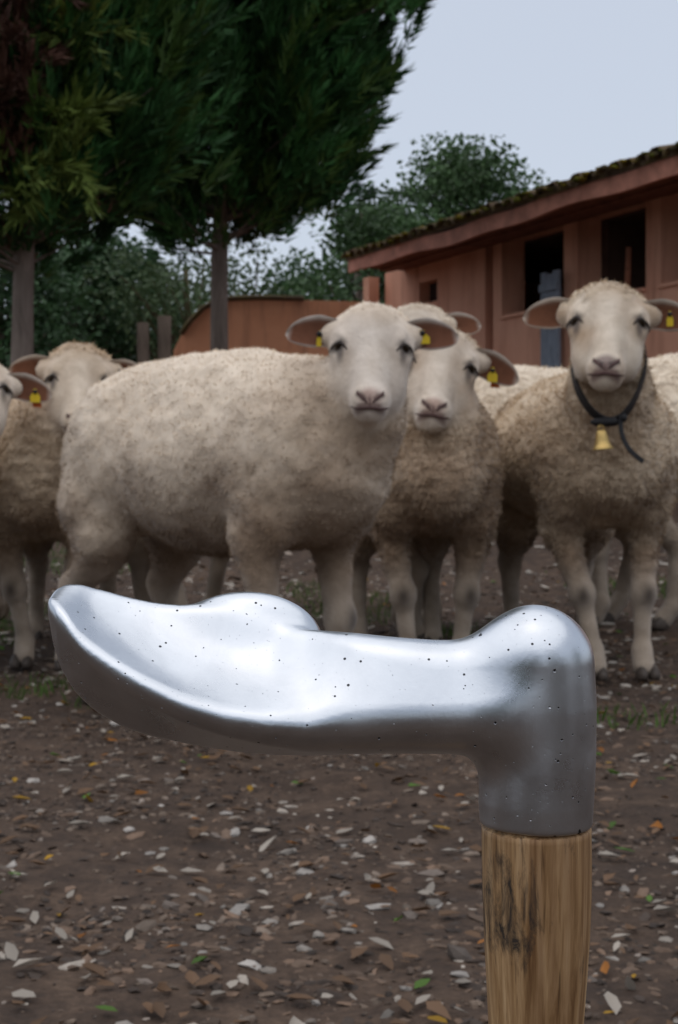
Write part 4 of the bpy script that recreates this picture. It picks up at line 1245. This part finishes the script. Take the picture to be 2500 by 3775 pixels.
# ================================================================== COLLAR AND BELL
M_strap = mat_plain('black_strap', (0.012, 0.011, 0.012), 0.6, 0.3, var=0.3, scale=60)
M_brass = mat_plain('brass', (0.48, 0.33, 0.12), 0.38, 0.5, metal=0.85, var=0.2, scale=30, bstr=0.2, bscale=90)
def ribbon(pts, nrm, w, th):
    P = np.asarray(pts, float); T = np.gradient(P, axis=0); T /= np.linalg.norm(T, axis=1)[:, None]
    Nn = np.asarray(nrm, float); Nn = Nn - T * (Nn * T).sum(1)[:, None]; Nn /= np.linalg.norm(Nn, axis=1)[:, None]
    S = np.cross(T, Nn)
    rings = np.stack([P - S * w / 2 - Nn * th / 2, P + S * w / 2 - Nn * th / 2, P + S * w / 2 + Nn * th / 2, P - S * w / 2 + Nn * th / 2], 1)
    n = len(P); V = rings.reshape(-1, 3)
    i = np.arange(n - 1)[:, None] * 4; j = np.arange(4)[None]
    Fq = np.stack([i + j, i + (j + 1) % 4, i + 4 + (j + 1) % 4, i + 4 + j], -1).reshape(-1, 4)
    return V, [np.concatenate([Fq, np.array([[3, 2, 1, 0]]), np.array([[4 * n - 4, 4 * n - 3, 4 * n - 2, 4 * n - 1]])])]

def bell_collar():
    D = 3.42
    c0 = at(2245, 1560, D)
    root = empty('bell_collar', tuple(c0))
    # a loop that lies round the neck: front half seen, back half passing behind it
    front = [(2112, 1350, 3.54), (2118, 1400, 3.51), (2135, 1450, 3.485), (2165, 1500, 3.465), (2205, 1540, 3.45), (2250, 1556, 3.445), (2300, 1535, 3.45), (2338, 1480, 3.465), (2362, 1425, 3.49), (2378, 1375, 3.52), (2385, 1330, 3.55)]
    pts = [at(*p) for p in front]
    back = [at(2370, 1250, 3.62), at(2300, 1195, 3.70), at(2245, 1180, 3.72), at(2180, 1200, 3.70), at(2125, 1270, 3.60), at(*front[0])]
    P = np.array(pts + back); cen = P.mean(0)
    # resample smoothly
    s = np.linspace(0, len(P) - 1, 64); P = np.stack([np.interp(s, np.arange(len(P)), P[:, i]) for i in range(3)], -1)
    for _ in range(3): P[1:-1] = (P[:-2] + 2 * P[1:-1] + P[2:]) / 4
    V, F = ribbon(P - c0, P - cen, 0.024, 0.005)
    obj('strap', V, F, M_strap, root, smooth=False)
    # knot of the strap over the bell
    k = at(2235, 1556, 3.437) - c0
    Vk, Fk = uvsphere((0.036, 0.012, 0.013), 12, 8)
    Vk = Vk * (1 + 0.12 * vnoise(Vk, 60, 3))[:, None]
    obj('knot', Vk + k, Fk, M_strap, root)
    Vr, Fr = uvsphere((0.010, 0.009, 0.011), 10, 6)
    obj('buckle', Vr + (at(2298, 1540, 3.435) - c0), Fr, M_strap, root)
    tail = np.array([at(*p) for p in ((2290, 1535, 3.433), (2288, 1580, 3.427), (2300, 1625, 3.422), (2325, 1665, 3.42), (2372, 1702, 3.425))]) - c0
    s = np.linspace(0, 4, 20); tail = np.stack([np.interp(s, np.arange(5), tail[:, i]) for i in range(3)], -1)
    for _ in range(4): tail[1:-1] = (tail[:-2] + 2 * tail[1:-1] + tail[2:]) / 4
    V, F = ribbon(tail, np.tile([0.5, -1, 0], (20, 1)), 0.012, 0.003)
    obj('strap_end', V, F, M_strap, root, smooth=False)
    # bell: lathe, open below
    top = at(2216, 1583, 3.43) - c0
    prof = [(0.0, 0.0), (0.009, -0.001), (0.0125, -0.006), (0.0145, -0.016), (0.0175, -0.030), (0.0215, -0.041), (0.0262, -0.047), (0.0262, -0.049), (0.022, -0.047), (0.0165, -0.034), (0.013, -0.016), (0.004, -0.006)]
    n = 22; a = np.linspace(0, 2 * np.pi, n, endpoint=False); V = []
    for r, z in prof: V.append(np.stack([r * np.cos(a), r * np.sin(a), np.full(n, z)], -1))
    V = np.concatenate(V); i = np.arange(len(prof) - 1)[:, None] * n; j = np.arange(n)[None]
    Fq = np.stack([i + j, i + n + j, i + n + (j + 1) % n, i + (j + 1) % n], -1).reshape(-1, 4)
    tilt = Matrix.Rotation(-0.10, 3, 'Y'); V = V @ np.array(tilt).T
    bell = obj('bell', V + top, Fq, M_brass, root)
    aa = np.linspace(0, np.pi, 9)
    V, F = tube(np.stack([0.007 * np.cos(aa), 0 * aa, 0.010 * np.sin(aa) + 0.0], -1), [0.0022] * 9, 6)
    obj('loop', V + top, F, M_brass, bell)
    Vc, Fc = uvsphere((0.006, 0.006, 0.007), 10, 6)
    obj('clapper', Vc + top + np.array([0, 0, -0.043]), Fc, M_brass, bell)
    tag(root, 'black strap collar with small brass bell on the neck of the right sheep', 'collar')
bell_collar()

# ================================================================== WALKING STICK
D0 = 0.36
def mat_metal():
    m, N, L, b = new_mat('cast_aluminium')
    v = coords(N, L)
    n1 = noise(N, L, 55, 5, 0.6, 0.4, v); n2 = noise(N, L, 700, 4, 0.7, 0, v)
    b.inputs['Metallic'].default_value = 1.0
    r = ramp(N, [(0.35, (0.53, 0.56, 0.60)), (0.65, (0.63, 0.66, 0.70))]); L.new(n1, r.inputs[0])
    # casting pits: sparse small holes of uneven size
    nd = N.new('ShaderNodeTexNoise'); nd.inputs['Scale'].default_value = 900; L.new(v, nd.inputs['Vector'])
    wp = N.new('ShaderNodeVectorMath'); wp.operation = 'MULTIPLY_ADD'; wp.inputs[1].default_value = (0.0011,) * 3
    L.new(nd.outputs['Color'], wp.inputs[0]); L.new(v, wp.inputs[2])
    vo = node(N, 'ShaderNodeTexVoronoi', Scale=290, Randomness=1.0); L.new(wp.outputs[0], vo.inputs['Vector'])
    n3 = noise(N, L, 30, 3, 0.5, 0, v)
    sel = N.new('ShaderNodeSeparateColor'); L.new(vo.outputs['Color'], sel.inputs[0])
    mt = N.new('ShaderNodeMath'); mt.operation = 'MULTIPLY'; L.new(sel.outputs[0], mt.inputs[0]); L.new(n3, mt.inputs[1])
    sx = N.new('ShaderNodeSeparateXYZ'); L.new(v, sx.inputs[0])          # the casting is more porous towards the socket
    px_ = N.new('ShaderNodeMapRange'); px_.inputs[1].default_value = -0.075; px_.inputs[2].default_value = -0.015; px_.inputs[3].default_value = 0.74; px_.inputs[4].default_value = 1.12
    L.new(sx.outputs[0], px_.inputs[0])
    mt0 = mt; mt = N.new('ShaderNodeMath'); mt.operation = 'MULTIPLY'; L.new(mt0.outputs[0], mt.inputs[0]); L.new(px_.outputs[0], mt.inputs[1])
    rs = N.new('ShaderNodeMapRange'); rs.inputs[1].default_value = 0.41; rs.inputs[2].default_value = 0.66; rs.inputs[3].default_value = 0.0; rs.inputs[4].default_value = 0.24
    L.new(mt.outputs[0], rs.inputs[0])
    lt = N.new('ShaderNodeMath'); lt.operation = 'SUBTRACT'; L.new(vo.outputs['Distance'], lt.inputs[0]); L.new(rs.outputs[0], lt.inputs[1])
    pit = ramp(N, [(0.0, 0.0), (0.06, 1.0)]); L.new(lt.outputs[0], pit.inputs[0])
    vo2 = node(N, 'ShaderNodeTexVoronoi', Scale=700, Randomness=1.0); L.new(v, vo2.inputs['Vector'])
    sel2 = N.new('ShaderNodeSeparateColor'); L.new(vo2.outputs['Color'], sel2.inputs[0])
    rs2 = N.new('ShaderNodeMapRange'); rs2.inputs[1].default_value = 0.90; rs2.inputs[2].default_value = 1.0; rs2.inputs[3].default_value = 0.0; rs2.inputs[4].default_value = 0.22
    L.new(sel2.outputs[1], rs2.inputs[0])
    lt2 = N.new('ShaderNodeMath'); lt2.operation = 'SUBTRACT'; L.new(vo2.outputs['Distance'], lt2.inputs[0]); L.new(rs2.outputs[0], lt2.inputs[1])
    pit2 = ramp(N, [(0.0, 0.0), (0.06, 1.0)]); L.new(lt2.outputs[0], pit2.inputs[0])
    pm = N.new('ShaderNodeMath'); pm.operation = 'MULTIPLY'; L.new(pit.outputs[0], pm.inputs[0]); L.new(pit2.outputs[0], pm.inputs[1])
    L.new(mixc(N, L, pm.outputs[0], (0.06, 0.06, 0.065), r.outputs[0]), b.inputs['Base Color'])
    rr = ramp(N, [(0.3, 0.25), (0.7, 0.36)]); L.new(n1, rr.inputs[0]); L.new(rr.outputs[0], b.inputs['Roughness'])
    vs_ = coords(N, L, (1, 1, 0.12)); sc_ = noise(N, L, 900, 3, 0.6, 0.3, vs_)
    p = bump(N, L, b, sc_, 0.06, 0.0003)
    p = bump(N, L, b, n2, 0.08, 0.0003, p)
    p = bump(N, L, b, n1, 0.12, 0.0012, p)
    bump(N, L, b, pm.outputs[0], 0.9, 0.0006, p)
    return m

def build_handle(root, org):
    h = 7.0
    lo = np.array([140, 2110, -330.0]); hi = np.array([2240, 3100, 420.0])
    Fd = Field(lo, hi, h)
    U, Vv, W = np.meshgrid(*Fd.ax, indexing='ij', sparse=True)
    u = Fd.ax[0]
    ku = [178, 185, 200, 230, 280, 350, 450, 550, 700, 850, 1000, 1150, 1300, 1450, 1600, 1750, 1900]
    def curve(vals, sm=7):
        y = np.interp(u, ku, vals)
        k = np.hanning(sm + 2)[1:-1]; k /= k.sum()
        z = np.convolve(np.pad(y, sm // 2, mode='edge'), k, 'valid')
        bl = np.clip((u - 200) / 120, 0, 1)
        return (y * (1 - bl) + z * bl)[:, None, None]
    top = curve([2240, 2192, 2168, 2150, 2150, 2164, 2193, 2213, 2228, 2262, 2298, 2312, 2320, 2334, 2344, 2346, 2346], 13)
    bot = curve([2242, 2310, 2390, 2475, 2557, 2622, 2680, 2714, 2745, 2770, 2784, 2787, 2781, 2770, 2768, 2772, 2780], 13)
    near = curve([2241, 2238, 2248, 2278, 2330, 2400, 2470, 2530, 2602, 2648, 2672, 2680, 2668, 2655, 2652, 2650, 2640], 13)
    wn_ = curve([4, 50, 90, 130, 170, 205, 228, 240, 250, 252, 246, 228, 208, 202, 200, 200, 200], 13)
    wf = curve([4, 50, 95, 140, 175, 200, 215, 222, 225, 222, 212, 188, 158, 142, 142, 150, 160], 13)
    rr = curve([2, 26, 42, 56, 66, 72, 76, 78, 80, 84, 94, 112, 130, 142, 148, 150, 150], 13)
    F_ = F_PX
    def persp(v, w): return 1800 + (v - 1800) * (1 + w / F_)
    Fw = wf - rr; Fv = persp(top, wf) + rr
    Nw = -(wn_ - rr); Nv = persp(near, -wn_)
    Bw = 0 * wf + 15; Bv = bot - rr
    # signed distance to the triangle N, F, B in every section
    def seg(aw, av, bw, bv):
        ew, ev = bw - aw, bv - av
        pw, pv = W - aw, Vv - av
        t = np.clip((pw * ew + pv * ev) / (ew * ew + ev * ev + 1e-6), 0, 1)
        cr = ew * pv - ev * pw
        return (pw - ew * t) ** 2 + (pv - ev * t) ** 2, cr
    d1, c1 = seg(Nw, Nv, Fw, Fv); d2, c2 = seg(Fw, Fv, Bw, Bv); d3, c3 = seg(Bw, Bv, Nw, Nv)
    dist = np.sqrt(np.minimum(np.minimum(d1, d2), d3))
    inside = ((c1 >= 0) & (c2 >= 0) & (c3 >= 0)) | ((c1 <= 0) & (c2 <= 0) & (c3 <= 0))
    f = np.where(inside, -dist, dist) - rr
    # the palm hollow
    ew, ev = Fw - Nw, Fv - Nv; Ln = np.sqrt(ew ** 2 + ev ** 2) + 1e-6; ew, ev = ew / Ln, ev / Ln
    nw, nv = ev, -ew                                   # upwards and towards the viewer
    dep = np.interp(u, [230, 290, 360, 480, 650, 850, 1000, 1150, 1300, 1500], [-60, 8, 32, 52, 62, 62, 48, 16, -30, -90])[:, None, None]
    dep = np.convolve(np.pad(dep.ravel(), 10, mode='edge'), np.hanning(23)[1:-1] / np.hanning(23)[1:-1].sum(), 'valid')[:, None, None] + 0 * Ln
    Hh = 260.0
    cw = (Nw + Fw) / 2 + nw * (rr + Hh - dep); cv = (Nv + Fv) / 2 + nv * (rr + Hh - dep)
    A = (Ln / 2 + rr * 0.55) / np.sqrt(np.clip(1 - ((Hh - np.maximum(dep, 20)) / Hh) ** 2, 0.05, 1))
    xw, xv = W - cw, Vv - cv
    p1 = (xw * ew + xv * ev) / A; p2 = (xw * nw + xv * nv) / Hh
    k0 = np.sqrt(p1 ** 2 + p2 ** 2); k1 = np.sqrt((p1 / A) ** 2 + (p2 / Hh) ** 2) + 1e-9
    fd = k0 * (k0 - 1) / k1
    f = smax(f, -fd, 46.0)
    f = np.where(U > 1800, np.sqrt(np.maximum(U - 1800, 0) ** 2 + np.maximum(f + 150, 0) ** 2) - 150.0, f)
    f = np.where(U > 176, f, 500.0)
    Fd.F = f.astype(np.float32)
    # thumb rest rising behind the hollow
    Fd.ellipsoid((893, 2402, 215), (298, 205, 122), 55.0)
    # socket
    uc = np.interp(Fd.ax[1], [2200, 2440, 2600, 2800, 2950, 3065], [1970, 1978, 1984, 1982, 1976, 1975])[None, :, None]
    ra = np.interp(Fd.ax[1], [2200, 2440, 2600, 2800, 2950, 3065], [210, 211, 213, 212, 211, 204])[None, :, None]
    cyl = np.sqrt((U - uc) ** 2 + W ** 2) - ra
    cap = (np.sqrt(((U - uc) ** 2 + W ** 2) / ra ** 2 + ((Vv - 2440) / 210.0) ** 2) - 1) * 208
    sock = np.where(Vv + 0 * U + 0 * W < 2440, cap, cyl)
    Fd.F = smin(Fd.F, sock.astype(np.float32), 130.0)
    Fd.F = smax(Fd.F, (Vv + 0 * U + 0 * W - (3036 - 3 * np.sin(U / 90.0))).astype(np.float32), 10.0)
    V, Q = Fd.mesh(10)
    s = D0 / F_PX
    X = np.stack([(V[:, 0] - 1250) * s, D0 + V[:, 2] * s, CAM_Z - (V[:, 1] - 1800) * s], -1)
    Q = Q[:, ::-1]
    n = vert_normals(X, Q)
    c = X.mean(0)
    if ((X - c) * n).sum() < 0: Q = Q[:, ::-1]
    return obj('handle', X - org, Q, mat_metal(), root)

def mat_oak():
    m, N, L, b = new_mat('stick_wood')
    v = coords(N, L, (1, 1, 0.045)); v0 = coords(N, L); v2 = coords(N, L, (1, 1, 0.28))
    g1 = noise(N, L, 420, 5, 0.65, 0.3, v); g2 = noise(N, L, 150, 4, 0.6, 0.8, v); g3 = noise(N, L, 900, 3, 0.6, 0, v)
    r = ramp(N, [(0.30, (0.19, 0.10, 0.042)), (0.45, (0.34, 0.205, 0.098)), (0.58, (0.48, 0.315, 0.17)), (0.72, (0.55, 0.39, 0.235))]); L.new(g1, r.inputs[0])
    r2 = ramp(N, [(0.35, (0.60, 0.52, 0.46)), (0.65, (1.05, 1.02, 0.96))]); L.new(g2, r2.inputs[0])
    c = mixc(N, L, 1.0, r.outputs[0], r2.outputs[0], 'MULTIPLY')
    # short dark pores
    vp = coords(N, L, (1, 1, 0.07)); pn = noise(N, L, 700, 2, 0.5, 0.2, vp)
    rp = ramp(N, [(0.62, 0.0), (0.72, 0.8)]); L.new(pn, rp.inputs[0])
    c = mixc(N, L, rp.outputs[0], c, (0.09, 0.045, 0.018))
    # black stain on the upper left, broken up along the grain
    sep = N.new('ShaderNodeSeparateXYZ'); L.new(v0, sep.inputs[0])
    def window(sock, lo, hi, a0, a1):
        mr = N.new('ShaderNodeMapRange'); mr.interpolation_type = 'SMOOTHSTEP'
        mr.inputs[1].default_value = lo; mr.inputs[2].default_value = hi; mr.inputs[3].default_value = a0; mr.inputs[4].default_value = a1
        L.new(sock, mr.inputs[0]); return mr.outputs[0]
    s_ = D0 / F_PX
    zt = CAM_Z - (3080 - 1800) * s_
    wx = window(sep.outputs[0], -0.004, 0.001, 1.0, 0.0)
    wz = window(sep.outputs[2], zt - 0.034, zt - 0.022, 0.0, 1.0)
    wz2 = window(sep.outputs[2], zt - 0.018, zt + 0.0, 1.0, 0.35)
    st = noise(N, L, 230, 6, 0.72, 0.6, v2)
    ms = None
    for w in (wx, wz, wz2):
        if ms is None: ms = w; continue
        mm = N.new('ShaderNodeMath'); mm.operation = 'MULTIPLY'; L.new(ms, mm.inputs[0]); L.new(w, mm.inputs[1]); ms = mm.outputs[0]
    sm_ = N.new('ShaderNodeMath'); sm_.operation = 'MULTIPLY_ADD'; L.new(ms, sm_.inputs[0]); sm_.inputs[1].default_value = 0.215; L.new(st, sm_.inputs[2])
    rs = ramp(N, [(0.60, 0.0), (0.80, 0.95)]); L.new(sm_.outputs[0], rs.inputs[0])
    c = mixc(N, L, rs.outputs[0], c, (0.022, 0.020, 0.020))
    L.new(c, b.inputs['Base Color'])
    b.inputs['Roughness'].default_value = 0.55; b.inputs['Specular IOR Level'].default_value = 0.3
    p = bump(N, L, b, g1, 0.25, 0.0006)
    bump(N, L, b, g3, 0.15, 0.0003, p)
    return m

s_px = D0 / F_PX
zs = lambda V: CAM_Z - (V - 1800) * s_px
org = np.array([(1975 - 1250) * s_px, D0, float(ground_z(0, D0))])
stick = empty('walking_stick', tuple(org))
build_handle(stick, org)
kv = [3020, 3042, 3046, 3051, 3180, 3300, 3450, 3600, 3775, 4200, 5200, 7500, 9420]
kr = [186, 186, 196, 201, 201.5, 200, 194, 185, 174, 160, 150, 140, 130]
ku = [1976, 1976, 1976, 1976, 1977, 1978, 1978, 1977, 1975, 1974, 1974, 1974, 1974]
vv = np.array(sorted(set(list(np.linspace(3051, 3800, 40)) + kv))); n = 56
aa = np.linspace(0, 2 * np.pi, n, endpoint=False)
V = []
for v in vv:
    r = np.interp(v, kv, kr) * s_px; x = (np.interp(v, kv, ku) - 1250) * s_px
    rr2 = r * (1 + 0.006 * np.sin(3 * aa + v / 400.0) + 0.004 * np.sin(7 * aa + 1))
    V.append(np.stack([x + rr2 * np.cos(aa), D0 + rr2 * np.sin(aa), np.full(n, zs(v))], -1))
V = np.concatenate(V)
V -= org
i = np.arange(len(vv) - 1)[:, None] * n; j = np.arange(n)[None]
Fq = np.stack([i + j, i + n + j, i + n + (j + 1) % n, i + (j + 1) % n], -1).reshape(-1, 4)
shaft = obj('shaft', V, Fq, mat_oak(), stick)
tag(stick, 'walking stick with a moulded polished metal handle on a wooden shaft', 'walking stick')
